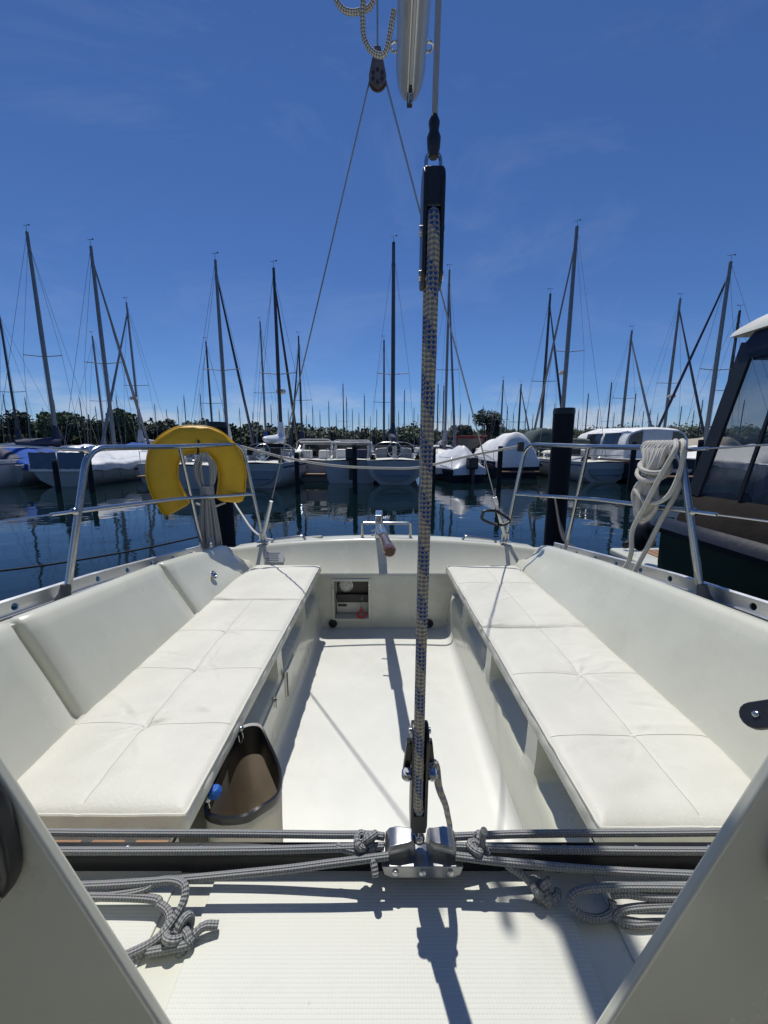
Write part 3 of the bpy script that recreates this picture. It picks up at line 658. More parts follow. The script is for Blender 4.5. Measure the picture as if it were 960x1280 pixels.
# ------------------------------------------------------------------ seat cushions
def cushion(sd, xi, xo, y0, y1, tufts, label, seed, corner=0.):
    """xi/xo: inner and outer edge x as functions of y"""
    rg = random.Random(seed); zt, zb = -.722, -.778
    root = empty('seat_cushion', (sd*.6, (y0+y1)/2, zb+ZO), label, 'cushion', 'seat cushions on the cockpit benches')
    nx = 72; ny = max(30, int((y1-y0)/.0055)); off = Vector((rg.uniform(0, 50), rg.uniform(0, 50), 0))
    tufts = [(a_+rg.uniform(-.03, .03), b_, c_) for a_, b_, c_ in tufts]
    folds = []
    for i in range(int(26*(y1-y0))):
        fx = rg.uniform(xi(y0), xo(y0)); an = rg.gauss(0, .35); folds.append((fx, rg.uniform(y0, y1), math.cos(an), math.sin(an), rg.uniform(.03, .11), rg.uniform(.005, .012), rg.choice((-1, 1, 1))*rg.uniform(.0012, .0038)))
    for tx, ty, dp in tufts:
        for i in range(8):
            an = rg.uniform(0, 6.28); ln_ = rg.uniform(.03, .075); folds.append((xi(ty)+(xo(ty)-xi(ty))*tx+math.cos(an)*(ln_+.008), ty+math.sin(an)*(ln_+.008), math.cos(an), math.sin(an), ln_, rg.uniform(.004, .009), rg.choice((-1, 1))*rg.uniform(.0015, .0035)*(.3+.7*dp)))
    def hgt(a, y):
        x = xi(y)+(xo(y)-xi(y))*a; z = zt
        ed = min(a*(xo(y)-xi(y)), (1-a)*(xo(y)-xi(y)), y-y0, y1-y)
        z -= .009*math.exp(-ed/.010) + .003*math.exp(-ed/.05)
        p = Vector((x*5, y*5, 0))+off
        z += .0034*noise.noise(p) + .0032*noise.noise(Vector((x*9, y*26, 3))+off)*max(0, noise.noise(Vector((x*3, y*3, 9))+off)+.35)
        z += .0075*max(0, math.sin(noise.noise(Vector((x*2.6, y*2.2, 5))+off)*4.5+y*40))**2*max(0, noise.noise(Vector((x*2.5, y*4, 7))+off))**1.0
        for fx, fy, cx_, sx_, ln_, wd_, hh_ in folds:
            if abs(y-fy) < ln_+.03:
                al = (x-fx)*cx_+(y-fy)*sx_; pe = -(x-fx)*sx_+(y-fy)*cx_+.012*math.sin(al*18+fx*30)
                if abs(pe) < wd_*2.6 and abs(al) < ln_: z += hh_*math.exp(-(pe/wd_)**2)*(1-(al/ln_)**2)
        for tx, ty, dp in tufts:
            dx = (a-tx)*(xo(y)-xi(y)); dy = y-ty; r = math.hypot(dx, dy)
            if r < .28:
                th = math.atan2(dy, dx)
                z -= dp*(.008*math.exp(-(r/.020)**1.2)+.006*math.exp(-r/.06))
                z += dp*.0034*(math.cos(th*5+ty*40+math.sin(th*2+ty*9)*1.8)+.5*math.cos(th*9+ty*23))*math.exp(-r/(.05+.03*math.sin(th*2+ty*17)))*min(1, r/.02)
            z -= dp*.0013*math.exp(-(dy/.006)**2)              # cross seam
        z -= .0016*math.exp(-(((a-.53)*(xo(y)-xi(y)))/.006)**2)*(1 if tufts else 0)
        return x, z
    top = []
    for j in range(ny+1):
        y = y0+(y1-y0)*j/ny; row = []
        for i in range(nx+1):
            x, z = hgt(i/nx, y); row.append((sd*x, y, z))
        top.append(row)
    m = MB(); m.grid(top, flip=(sd < 0))
    C = obj('cushion_top', m, VINYL, root, smooth=70)
    per = [top[0][i] for i in range(nx+1)]+[top[j][nx] for j in range(1, ny+1)]+[top[ny][i] for i in range(nx-1, -1, -1)]+[top[j][0] for j in range(ny-1, 0, -1)]
    cx, cy = sd*(xi((y0+y1)/2)+xo((y0+y1)/2))/2, (y0+y1)/2
    side = []
    for f in (0, .15, .4, .7, 1.0):
        row = []
        for q in per:
            x, y, z = q; bulge = .007*math.sin(math.pi*f)+.0075*noise.noise(Vector((x*26, y*26, f*2.0))+off)*math.sin(math.pi*min(1, f*1.2))
            dx = 1 if abs(y-y0) > 1e-4 and abs(y-y1) > 1e-4 else 0
            ox = (sd*bulge*(1 if abs(x) > abs(cx) else -1)) if dx else 0; oy = 0 if dx else bulge*(1 if y > cy else -1)
            row.append((x+ox, y+oy, z+(zb-z)*f))
        side.append(row)
    m = MB(); m.grid(side, closed=True, flip=(sd > 0)); obj('cushion_side', m, VINYL, root, smooth=70)
    pp = [Vector(q)+Vector((0, 0, .0012)) for q in per[::2]]
    m = MB(); m.tube(pp, .0032, 6, closed=True); obj('piping', m, VINYL, root)
    for tx, ty, dp in tufts:
        ln = [Vector((sd*hgt(i/60, ty)[0], ty, hgt(i/60, ty)[1]+.0004)) for i in range(1, 60)]
        m = MB(); m.tube(ln, .0007, 5); obj('seam', m, SEAM, root)
        x, z = hgt(tx, ty); m = MB(); m.ball((sd*x, ty, z+.001), .006, 6, (1, 1, .5)); obj('button', m, VINYL, root)
    if tufts:
        ln = [Vector((sd*hgt(.53, y)[0], y, hgt(.53, y)[1]+.0004)) for y in [y0+.02+(y1-y0-.04)*i/120 for i in range(121)]]
        m = MB(); m.tube(ln, .0007, 5); obj('seam', m, SEAM, root)
li = lambda y: .400-.004*(y-.6); lo_ = lambda y: .806+.02*min(1, max(0, y-.63)/.2) - (.05*max(0, y-2.0)/.3)
ri = lambda y: .420-.037*(y-.63)/1.65; ro = lambda y: .806+.02*min(1, max(0, y-.63)/.2) - .02*max(0, (y-1.2))/1.1
cushion(-1, li, lo_, .655, 1.735, [(.53, .905, 1.), (.53, 1.16, 1.), (.53, 1.42, 1.)], 'long off-white buttoned cushion on the left bench beside the canvas bag', 1)
cushion(-1, li, lo_, 1.742, 2.272, [], 'short plain off-white cushion at the stern end of the left bench', 2)
cushion(1, ri, ro, .628, 1.455, [(.53, .86, .35), (.53, 1.13, 1.)], 'long off-white buttoned cushion on the right bench, nearest the camera', 3)
cushion(1, ri, ro, 1.462, 2.262, [(.53, 1.95, .5)], 'off-white cushion at the stern end of the right bench, crossed by wire shadows', 4)

# ------------------------------------------------------------------ grey traveller control lines and their knots
def line(name, pts, r, m, label, cat='rope', n=12, sm=10, group=None, closed=False, parent=None):
    k = MB(); k.tube(cr(pts, sm, closed), r, n, closed=closed)
    return obj(name, k, m, parent, label=label, cat=cat, group=group)
GR = .0045; gg = 'grey traveller control lines'
def knot(c, s, rz, tilt=0., ph=0.):
    """overhand knot path"""
    q = Matrix.Rotation(rz, 3, 'Z') @ Matrix.Rotation(tilt, 3, 'X'); out = []
    for i in range(27):
        t = -math.pi*.92+2*math.pi*.92*2*i/26*.5 + ph
        out.append(Vector(c)+q @ (Vector(((math.sin(t)+1.6*math.sin(2*t)), (math.cos(t)-1.6*math.cos(2*t)), -1.15*math.sin(3*t)))*s))
    return out
TY = .402
line('control_line', [(-.62, .434, -.510), (-.40, .432, -.511), (-.2, .43, -.510), (-.07, .425, -.506), (-.022, .420, -.500), (.0, .415, -.497)], GR, GROPE, 'upper grey control line left of the traveller car', group=gg)
line('control_line', [(-.62, .406, -.507), (-.38, .406, -.508), (-.18, .406, -.507), (-.06, .404, -.501), (.0, .403, -.497)], GR, GROPE, 'second grey control line left of the car, just below the topmost', group=gg)
line('control_line', [(-.62, .375, -.525), (-.34, .378, -.522), (-.15, .384, -.511), (-.06, .388, -.503), (.006, .392, -.498)], GR, GROPE, 'lowest grey control line running up to the left side of the car', group=gg)
line('control_line', [(.09, .415, -.497), (.2, .428, -.508), (.4, .432, -.511), (.62, .434, -.510)], GR, GROPE, 'upper grey control line right of the traveller car', group=gg)
line('control_line', [(.09, .403, -.497), (.2, .406, -.506), (.4, .406, -.508), (.62, .406, -.507)], GR, GROPE, 'second grey control line right of the car, just below the topmost', group=gg)
line('control_line', [(.088, .392, -.498), (.16, .388, -.503), (.3, .383, -.510), (.62, .378, -.518)], GR, GROPE, 'lowest straight grey control line right of the car', group=gg)
# the knots
def knot_obj(c, s, rz, tilt, ends, label):
    p = knot(c, s, rz, tilt); p = [Vector(q) for q in ends[0]]+p+[Vector(q) for q in ends[1]]
    k = MB(); k.tube(cr(p, 4), GR, 10); return obj('rope_knot', k, GROPE, label=label, cat='knot', group='knots in the grey control lines')
knot_obj((-.022, .405, -.494), .0052, .3, 1.2, ([(-.06, .405, -.500)], [(-.014, .390, -.500), (-.010, .378, -.510)]), 'grey stopper knot close to the left of the traveller car')
knot_obj((.118, .403, -.497), .0048, 1.0, 1.0, ([(.09, .404, -.499)], [(.124, .404, -.480), (.125, .403, -.474)]), 'grey stopper knot with upright tail right of the traveller car')
knot_obj((.190, .378, -.528), .0048, .2, 1.1, ([(.150, .390, -.508), (.172, .384, -.519)], [(.205, .372, -.531), (.21, .378, -.529)]), 'grey knot hanging below the track on the right')
# left bundle of loops with a knot lying on the bridge deck
zl = BD+.0075
line('control_line', [(-0.550, 0.3707, -0.5280), (-0.300, 0.3694, -0.5280), (-0.262, 0.3641, -0.5320), (-0.246, 0.3542, -0.5350), (-0.248, 0.3410, -0.5380), (-0.262, 0.3278, -0.5410), (-0.285, 0.3166, -0.5410), (-0.320, 0.3080, -0.5410)], GR, GROPE, 'grey line bending down towards the left companionway panel', group=gg)
line('control_line', [(-0.500, 0.3654, -0.5380), (-0.310, 0.3720, -0.5270), (-0.270, 0.3800, -0.5190), (-0.240, 0.3740, -0.5140), (-0.232, 0.3621, -0.5200), (-0.238, 0.3476, -0.5290), (-0.250, 0.3344, -0.5350), (-0.275, 0.3232, -0.5380), (-0.310, 0.3133, -0.5400)], GR, GROPE, 'grey rope loop arching highest on the left of the bridge deck', group=gg)
knot_obj((-0.226, 0.3390, -0.5350), .0056, .8, .5, ([(-0.255, 0.3258, -0.5390)], [(-0.205, 0.3443, -0.5340), (-0.188, 0.3482, -0.5370)]), 'grey knot with short tail lying on the left of the bridge deck')
# right bundle
line('control_line', [(0.600, 0.3654, -0.5160), (0.360, 0.3680, -0.5120), (0.260, 0.3694, -0.5140), (0.226, 0.3680, -0.5190), (0.218, 0.3628, -0.5260), (0.226, 0.3555, -0.5330), (0.247, 0.3542, -0.5370), (0.265, 0.3595, -0.5350), (0.268, 0.3654, -0.5270)], GR, GROPE, 'grey line curling into a loop right of the hanging knot', group=gg)
line('control_line', [(0.600, 0.3575, -0.5250), (0.400, 0.3588, -0.5250), (0.320, 0.3588, -0.5260), (0.278, 0.3588, -0.5310), (0.266, 0.3548, -0.5360), (0.285, 0.3509, -0.5390), (0.340, 0.3515, -0.5390), (0.600, 0.3476, -0.5400)], GR, GROPE, 'grey line doubled back on the bridge deck at the right', group=gg)
line('control_line', [(0.600, 0.3621, -0.5160), (0.420, 0.3634, -0.5180), (0.320, 0.3641, -0.5200), (0.285, 0.3674, -0.5200), (0.268, 0.3694, -0.5240)], GR, GROPE, 'grey line between the two lowest lines at the right', group=gg)

# ------------------------------------------------------------------ yellow horseshoe lifebuoy and rope hank on the left stern rail
def frame_axes(nrm):
    n_ = Vector(nrm).normalized(); r_ = Vector((0, 0, 1)).cross(n_).normalized(); return r_, Vector((0, 0, 1)), n_
hc = V(-1.115, 2.315, -.185); hr_, hu_, hn_ = frame_axes((.52, -.85, 0))
LBU = empty('horseshoe_lifebuoy', (hc.x, hc.y, hc.z-.3+ZO), 'yellow horseshoe lifebuoy hung upright on the left stern rail', 'lifebuoy')
sp = [(-.135, -.232), (-.160, -.18), (-.194, -.09), (-.205, .01), (-.175, .125), (-.095, .195), (.0, .208), (.09, .195), (.165, .125), (.20, .02), (.195, -.09), (.175, -.205)]
def hp(q): return hc+hr_*q[0]*.93+hu_*(q[1]*.93+.022)
k = MB(); path = cr([hp(q) for q in sp], 8); m_ = len(path); rows = []
for i, p in enumerate(path):
    t = (path[min(i+1, m_-1)]-path[max(i-1, 0)]).normalized(); s_ = t.cross(hn_).normalized()
    f = i/(m_-1); e = min(f, 1-f)*m_; sc = .66+.34*math.sqrt(max(0, 1-(1-min(1, e/2.2))**2))
    wob = 1+.012*math.sin(i*1.1)+.012*math.sin(i*.45+1)
    rows.append([p+(s_*(.082*sc*wob*math.copysign(abs(math.cos(a))**.75, math.cos(a)))+hn_*(.047*sc*math.copysign(abs(math.sin(a))**.75, math.sin(a)))) for a in [2*math.pi*j/20 for j in range(20)]])
k.grid(rows, closed=True, cap=True); obj('lifebuoy_body', k, YEL, LBU, smooth=70)
for off_ in (.079, -.079):
    k = MB(); pp = []
    for i in range(3, m_-3):
        t = (path[i+1]-path[i-1]).normalized(); s_ = t.cross(hn_).normalized(); pp.append(path[i]+s_*off_+hn_*.032)
    k.tube(pp, .0035, 6); obj('edge_piping', k, YEL, LBU)
k = MB(); k.box(hp((.0, .207))+hn_*.0, (.014, .012, .175)); k.tube([hp((.0, .12))+hn_*.06, hp((0, .16))+hn_*.09, hp((.01, .20))+hn_*.05], .006, 6); obj('hanger_strap', k, BLK, LBU)
k = MB(); k.tube(cr([hp((.15, -.21)), hp((.05, -.235)), hp((-.03, -.20))], 6), .006, 8); obj('closing_strap', k, WCAN, LBU)

def hank(top, w_, n, up, dn, m, label, seed, r=.005, wrap=True):
    rg = random.Random(seed); root = empty('rope_hank', (top.x, top.y, top.z-dn+ZO), label, 'rope')
    r_, u_, n_ = frame_axes((.45, -.9, 0))
    for i in range(n):
        a = w_*rg.uniform(.35, 1.)*(1 if i % 2 else -1); dd = rg.uniform(-.02, .02); lw = dn*rg.uniform(.86, 1.0)
        k = MB(); k.tube(cr([top+n_*dd+r_*a*.2, top+r_*a*.9+n_*dd-u_*up*.35, top+r_*a*.75+n_*dd-u_*up*.7, top+r_*a*.35+n_*dd-u_*up, top+r_*a*.55+n_*dd-u_*(up+.07), top+r_*a*.9+n_*dd*1.5-u_*(lw-.06), top+r_*(a*.75)+n_*dd-u_*lw, top+r_*(a*.3)+n_*dd*1.5-u_*(lw-.05), top+r_*a*.1+n_*(dd+.008)-u_*up], 6), r, 8)
        obj('strand', k, m, root)
    if wrap:
        for j in range(6):
            k = MB(); z = up-.03+.0105*j
            k.tube([top-u_*z+r_*(.034*math.cos(t))+n_*(.034*math.sin(t)) for t in [2*math.pi*i/16 for i in range(16)]], r, 8, closed=True); obj('wrapping_turn', k, m, root)
    return root
hank(V(-1.035, 2.235, -.045), .070, 13, .225, .60, FROPE, 'grey flecked rope hank hanging under the left stern rail beside the lifebuoy', 3, .0055)

# white rope coil over the forward corner of the right stern rail
WC = empty('rope_coil', (1.13, 1.55, -.4+ZO), 'thick white rope coil hung over the right stern rail', 'rope')
rg = random.Random(11); WR = .0094
def rx_(y): return 1.135-.045*(y-1.49)
for i in range(9):       # turns round the rail
    y = 1.50+.0195*i; cx = rx_(y); cz = -.012
    k = MB(); k.tube([V(cx+.0225*math.cos(t), y+.010*t/6.28, cz+.0225*math.sin(t)) for t in [2*math.pi*j/16 for j in range(17)]], WR, 10); obj('rail_turn', k, WROPE, WC)
for i in range(12):      # hanging loops, one bunch
    y = 1.53+.011*i; dn = rg.uniform(.27, .325); sp_ = rg.uniform(.022, .05); yb = 1.60+rg.uniform(-.02, .03); xx = 1.115+rg.uniform(-.022, .012)
    k = MB(); k.tube(cr([V(rx_(y), y, .014), V(rx_(y)-.024, y, -.02), V(xx-.006, 1.58+(y-1.58)*.6, -.085), V(xx-.012, yb+sp_*.6, -.18), V(xx-.012, yb+sp_*.8, -dn+.045), V(xx-.004, yb+.01, -dn), V(xx+.008, yb-sp_*.8, -dn+.05), V(xx+.006, yb-sp_*.5, -.18), V(xx+.014, 1.58+(y-1.58)*.5, -.09), V(rx_(y)+.022, y+.005, -.02), V(rx_(y), y+.005, .014)], 7), WR, 10); obj('hanging_loop', k, WROPE, WC)
for c_, a_, b_, z_, tl_ in (((1.112, 1.592), .046, .070, -.105, .2), ((1.112, 1.588), .042, .066, -.085, -.15)):
    k = MB(); k.tube([V(c_[0]+a_*math.cos(t), c_[1]+b_*math.sin(t), z_+.03*math.sin(t+1)+tl_*a_*math.cos(t)) for t in [2*math.pi*i/24 for i in range(24)]], WR, 10, closed=True); obj('gathering_turn', k, WROPE, WC)
k = MB(); k.tube(cr([V(1.135, 1.52, .016), V(1.10, 1.47, -.02), V(1.075, 1.50, -.13), V(1.07, 1.56, -.26), V(1.06, 1.60, -.36), V(1.065, 1.60, -.46), V(1.06, 1.63, -.54), V(1.02, 1.70, -.588)], 8), WR, 10); obj('falling_end', k, WROPE, WC)
k = MB(); k.tube(cr([V(1.16, 1.515, .0), V(1.16, 1.50, -.15), V(1.125, 1.53, -.30), V(1.105, 1.56, -.42), V(1.09, 1.60, -.54), V(1.085, 1.61, -.585)], 8), WR, 10); obj('falling_end', k, WROPE, WC)
k = MB(); k.tube(cr([V(1.145, 1.50, .016), V(1.12, 1.455, -.005), V(1.115, 1.45, -.10), V(1.10, 1.48, -.20), V(1.085, 1.56, -.235), V(1.075, 1.64, -.19)], 8), WR, 10); obj('front_loop', k, WROPE, WC)

# ropes lying on the side decks, cleats
def deckrope(sd, pts, r, m, label): return line('deck_rope', [(sd*x, y, deckz(y)+z) for x, y, z in pts], r, m, label, sm=8)
deckrope(1, [(1.05, 1.72, .012), (1.08, 1.62, .015), (1.11, 1.50, .018), (1.07, 1.42, .02), (1.05, 1.50, .03), (1.09, 1.60, .03), (1.12, 1.46, .014), (1.06, 1.36, .012)], .0075, WROPE, 'white rope end heaped on the right side deck behind the rail foot')
deckrope(1, [(1.04, 1.95, .012), (1.12, 1.80, .012), (1.05, 1.66, .012), (1.10, 1.52, .011), (1.05, 1.40, .011)], .006, WROPE, 'thin white rope winding along the right side deck')
deckrope(-1, [(1.05, 1.32, .012), (1.10, 1.50, .012), (1.06, 1.68, .014), (1.13, 1.80, .012), (1.08, 1.95, .012), (1.04, 1.84, .02)], .0065, WROPE, 'pale rope lying along the left side deck')
deckrope(-1, [(1.13, 1.40, .012), (1.15, 1.60, .012), (1.12, 1.80, .012), (1.15, 2.02, .012)], .005, FROPE, 'thin flecked rope beside the pale rope on the left side deck')
for sd in (-1, 1):
    k = MB(); yc, xc = 2.05, sd*1.085; zc = deckz(2.05)
    k.tube(cr([(xc, yc-.075, zc+.040), (xc, yc-.03, zc+.034), (xc, yc+.03, zc+.034), (xc, yc+.075, zc+.040)], 4), .008, 8); k.box((xc, yc-.022, zc+.016), (.016, .02, .04)); k.box((xc, yc+.022, zc+.016), (.016, .02, .04)); obj('mooring_cleat', k, ALU, BOAT)

# ------------------------------------------------------------------ canvas bag on the left bench
BG = empty('canvas_bag', (-.32, .80, -1.08+ZO), 'white canvas bag with black rim hanging open from the left bench', 'bag')
rim = cr([V(-.400, .93, -.772), V(-.352, .955, -.772), V(-.318, .925, -.792), V(-.272, .875, -.842), V(-.262, .815, -.850), V(-.292, .765, -.838), V(-.325, .748, -.842), V(-.372, .728, -.822), V(-.402, .735, -.802), V(-.408, .83, -.80)], 6, True)
cen = sum(rim, V(0,0,0))/len(rim); rows = []
for f, sc, dz in ((0, 1., 0), (.12, 1.01, -.03), (.4, .97, -.10), (.7, .90, -.18), (.92, .80, -.235), (1, .5, -.25)):
    rows.append([V(cen.x+(q.x-cen.x)*sc + .012*f*noise.noise(Vector((q.x*24, q.y*24, f*3))), cen.y+(q.y-cen.y)*sc + .012*f*noise.noise(Vector((q.x*24, q.y*24, f*3+7))), q.z+dz*(1+.1*noise.noise(Vector((q.x*14, q.y*14, 1))))) for q in rim])
k = MB(); k.grid(rows, closed=True); k.f.append(tuple(len(k.v)-len(rim)+i for i in range(len(rim)))); obj('bag_body', k, WCAN, BG, smooth=70)
k = MB(); k.grid([[cen+(q-cen)*.965+V(0, 0, .0) for q in r_] for r_ in rows[:1]]+[[V(cen.x+(q.x-cen.x)*.955, cen.y+(q.y-cen.y)*.955, q.z) for q in r_] for r_ in rows[1:5]], closed=True, flip=True)
k.grid([[V(cen.x+(q.x-cen.x)*.86, cen.y+(q.y-cen.y)*.86, q.z+.004) for q in rows[4]], [V(cen.x, cen.y, q.z+.004) for q in rows[4]]], closed=True, flip=True); obj('bag_lining', k, TANC, BG, smooth=70)
k = MB(); b0 = [q+(q-cen).normalized()*.0025+V(0,0,.003) for q in rim]; b1 = [q+(q-cen).normalized()*.003+V(0,0,-.012) for q in rim]; b2 = [cen+V((q.x-cen.x)*.94, (q.y-cen.y)*.94, q.z-cen.z)+V(0,0,-.034) for q in rim]; b3 = [cen+(q-cen)*.955+V(0,0,.003) for q in rim]
k.grid([b0, b1, b2, b3, b0], closed=True); obj('rim_band', k, BLK, BG, smooth=60)
bk = sorted([q for q in rim if q.y > cen.y+.02], key=lambda q: math.atan2(q.x-cen.x, q.y-cen.y))
k = MB(); k.grid([[V(cen.x+(q.x-cen.x)*f_, cen.y+(q.y-cen.y)*f_, q.z-dz) for q in bk] for f_, dz in ((.935, .02), (.93, .05), (.925, .085-.0))], flip=False); obj('rim_facing', k, BLK, BG)
for c_ in (V(-.388, .925, -.760), V(-.400, .745, -.792)):
    k = MB(); k.ball(c_, .0085, 8); k.tube(cr([c_, c_+V(.006, -.006, -.02), c_+V(-.002, -.008, -.036), c_+V(-.008, .0, -.02)], 5), .0022, 6); obj('snap_hook', k, STEEL, BG)
k = MB(); k.ball((-.388, .757, -.785), .0155, 12); BALL = obj('knotted_ball', k, BLUEB, label='small blue knotted cord ball at the rim of the canvas bag', cat='ball')
# red anchor charm on a chain from the locker
AN = empty('anchor_charm', (-.142, 2.27, -1.075+ZO), 'red anchor key charm dangling from the instrument locker', 'charm')
k = MB(); az, ax_ = -1.045, -.142
k.box((ax_, 2.272, az), (.009, .008, .055)); k.box((ax_, 2.272, az+.016), (.032, .008, .007)); k.tube([V(ax_+.030*math.sin(t), 2.272, az-.004-.024*math.cos(t)) for t in [R(-80+160*i/12) for i in range(13)]], .0055, 8)
for sd in (-1, 1): k.prism([(ax_+sd*.038, 2.268, az-.012), (ax_+sd*.030, 2.268, az+.008), (ax_+sd*.020, 2.268, az-.010)], (0, .008, 0))
k.tube([V(ax_+.008*math.cos(t), 2.272, az+.034+.008*math.sin(t)) for t in [2*math.pi*i/12 for i in range(12)]], .003, 6, closed=True); obj('anchor', k, REDM, AN)
k = MB()
for i in range(5): c_ = V(ax_+.001*i, 2.272+.006*i, az+.050+.012*i); k.tube([c_+(V(.005*math.cos(t), 0, .008*math.sin(t)) if i % 2 else V(0, .005*math.cos(t), .008*math.sin(t))) for t in [2*math.pi*j/10 for j in range(10)]], .0015, 5, closed=True)
obj('chain', k, STEEL, AN)

# rope between the stern rails, and loose loops beside the boom
line('stern_line', [(-.905, 2.46, -.01), (-.62, 2.49, -.085), (-.30, 2.50, -.135), (.05, 2.50, -.15), (.25, 2.50, -.14), (.55, 2.49, -.07), (.875, 2.46, -.005)], .0075, WROPE, 'slack white line strung across the stern between the two rails', n=8)
bq = be+bd*.2
line('boom_loop', [bq+V(-.05, -.02, .02), bq+V(-.075, 0, -.055), bq+V(-.125, 0, -.02), bq+V(-.115, -.03, .09), bq+V(-.05, -.06, .16)], .0065, FROPE, 'flecked rope loop dangling beside the boom end, nearer the boom', n=10)
line('boom_loop', [bq+V(-.11, -.05, .20), bq+V(-.10, .0, .07), bq+V(-.135, .01, .045), bq+V(-.18, .01, .05), bq+V(-.20, 0, .09), bq+V(-.19, -.03, .2)], .0065, FROPE, 'smaller flecked rope loop at the top edge, left of the boom', n=10)

# ------------------------------------------------------------------ background yachts
HW = mat('hull_white', (.50, .51, .50), .42, var=.08, vscale=1.5); HG = mat('hull_grey', (.27, .30, .34), .35, var=.08, vscale=1.5)
HN = mat('hull_navy', (.012, .018, .035), .25, var=.2, vscale=2); DECK = mat('deck_cream', (.70, .69, .64), .5, var=.08, vscale=3)
NAVY = mat('navy_canvas', (.012, .022, .06), .7, var=.25, vscale=5, bump=.4, bscale=8); BLUE = mat('blue_canvas', (.02, .085, .36), .8, var=.25, vscale=4, bump=.6, bscale=7, spec=.2)
GREYC = mat('grey_canvas', (.42, .44, .46), .6, var=.15, vscale=3, bump=.7, bscale=6); SILV = mat('silver_tarp', (.74, .75, .76), .42, var=.12, vscale=4, bump=.8, bscale=7)
WHC = mat('white_cover', (.74, .75, .74), .55, var=.1, vscale=3, bump=.7, bscale=5); BLKC = mat('black_canvas', (.02, .022, .025), .7, var=.3, vscale=5, bump=.4, bscale=8)
REDC = mat('red_canvas', (.16, .02, .022), .7, var=.25, vscale=4, bump=.4, bscale=7); GRNC = mat('green_canvas', (.03, .06, .06), .7, var=.25, vscale=4, bump=.4, bscale=7)
BLGR = mat('blue_grey_canvas', (.10, .15, .22), .6, var=.15, vscale=3, bump=.5, bscale=6)
DGLASS = mat('dark_window', (.02, .025, .03), .08, var=.2, vscale=2, spec=.6); STRP = mat('blue_stripe', (.02, .05, .16), .4)
BOOT = mat('boot_top', (.02, .022, .03), .5, var=.3, vscale=3); TANV = mat('tan_cover', (.35, .31, .25), .7, var=.15, vscale=4, bump=.5, bscale=6)
POSTM = mat('tarred_post', (.008, .008, .010), .8, var=.4, vscale=6, bump=.4, bscale=10)

def sheer(t, fb): return fb*(1+.22*max(0, t-.2)**1.6)
def halfb(t, B, tw):
    return B/2*(tw+(1-tw)*math.sin(min(1, t/.5)*math.pi/2)) if t < .5 else B/2*(1-((t-.5)/.5)**2.4)
def yy_(t, Lg): return (t-.52)*Lg
def hull_parts(root, Lg, B, fb, tw, hm, rake=.28, stripe=None, bottom=BOOT):
    ts = [0, .04, .12, .22, .34, .46, .58, .70, .80, .88, .94, .98, 1.0]; rows = []
    def sec(t, ins=0.):
        b = max(.015, halfb(t, B, tw)-ins); z = sheer(t, fb); y = yy_(t, Lg)
        sh = -rake*max(0, 1-t/.06); fl = .22*max(0, (t-.75)/.25)
        qs = max(0, 1-t/.55) if tw < .9 else 0
        return [(b, y+sh*0, z), (b*(.995-.02*qs), y-sh*.2, z*.72), (b*(.97-.15*fl-.10*qs), y-sh*.6-fl*Lg*.03, z*.34), (b*(.90-.3*fl-.34*qs), y-sh*.95-fl*Lg*.05, .03), (b*(.66-.3*fl-.34*qs), y-sh*1.2-fl*Lg*.07, -.16), (0, y-sh*1.5-fl*Lg*.09, -.36)]
    for t in ts:
        s_ = sec(t); rows.append([(-a, c, d) for a, c, d in s_]+[(a, c, d) for a, c, d in s_[::-1][1:]])
    m = MB(); m.grid(rows, cap=True); H = obj('hull', m, hm, root, local=True, smooth=45)
    m = MB(); rr = []
    for t in ts:
        s_ = sec(t); a, c = s_[3], s_[4]
        row = [(a[0]+.006, a[1]-(.01 if t == 0 else 0), a[2]+.04), (a[0]*.7+c[0]*.3+.008, a[1]-(.01 if t == 0 else 0), a[2]-.07)]; rr.append([(-q[0], q[1], q[2]) for q in row][::-1]+[(0, row[0][1], -.05)]+row) if False else rr.append(row)
    m.grid(rr, flip=True); m.grid([[(-a, b_, c) for a, b_, c in r] for r in rr]); obj('boot_top', m, bottom, H, local=True)
    m = MB(); m.grid([[(-max(.01, halfb(t, B, tw)-.02), yy_(t, Lg)+(.01 if t == 0 else 0), sheer(t, fb)+.012), (0, yy_(t, Lg)+(.01 if t == 0 else 0), sheer(t, fb)+.06), (max(.01, halfb(t, B, tw)-.02), yy_(t, Lg)+(.01 if t == 0 else 0), sheer(t, fb)+.012)] for t in ts], flip=False); obj('deck', m, DECK, root, local=True)
    for sd in (-1, 1):
        m = MB(); m.tube([(sd*(halfb(t, B, tw)-.01), yy_(t, Lg), sheer(t, fb)+.018) for t in ts[:-1]], .022, 6); obj('rubbing_strake', m, ALU if stripe is None else stripe, H, local=True)
    if Lg > 6.2:
        for sd in (-1, 1):
            m = MB(); rr = [[(sd*(a[0]+.006), a[1]-(.008 if t == 0 else 0), a[2]+dz) for a, dz in ((sec(t)[0], -.10), (sec(t)[0], -.16))] for t in ts]; m.grid(rr, flip=(sd > 0)); obj('hull_stripe', m, rnd.choice((STRP, STRP, REDC, GRNC)), H, local=True)
            for t in (.42, .55, .66):
                b = halfb(t, B, tw)*.997; m = MB(); m.prism([(sd*(b+.004), yy_(t, Lg)+.22*math.cos(q), sheer(t, fb)*.66+.055*math.sin(q)) for q in [2*math.pi*i/12 for i in range(12)]], (sd*-.03, 0, 0)); obj('portlight', m, DGLASS, H, local=True)
    return H
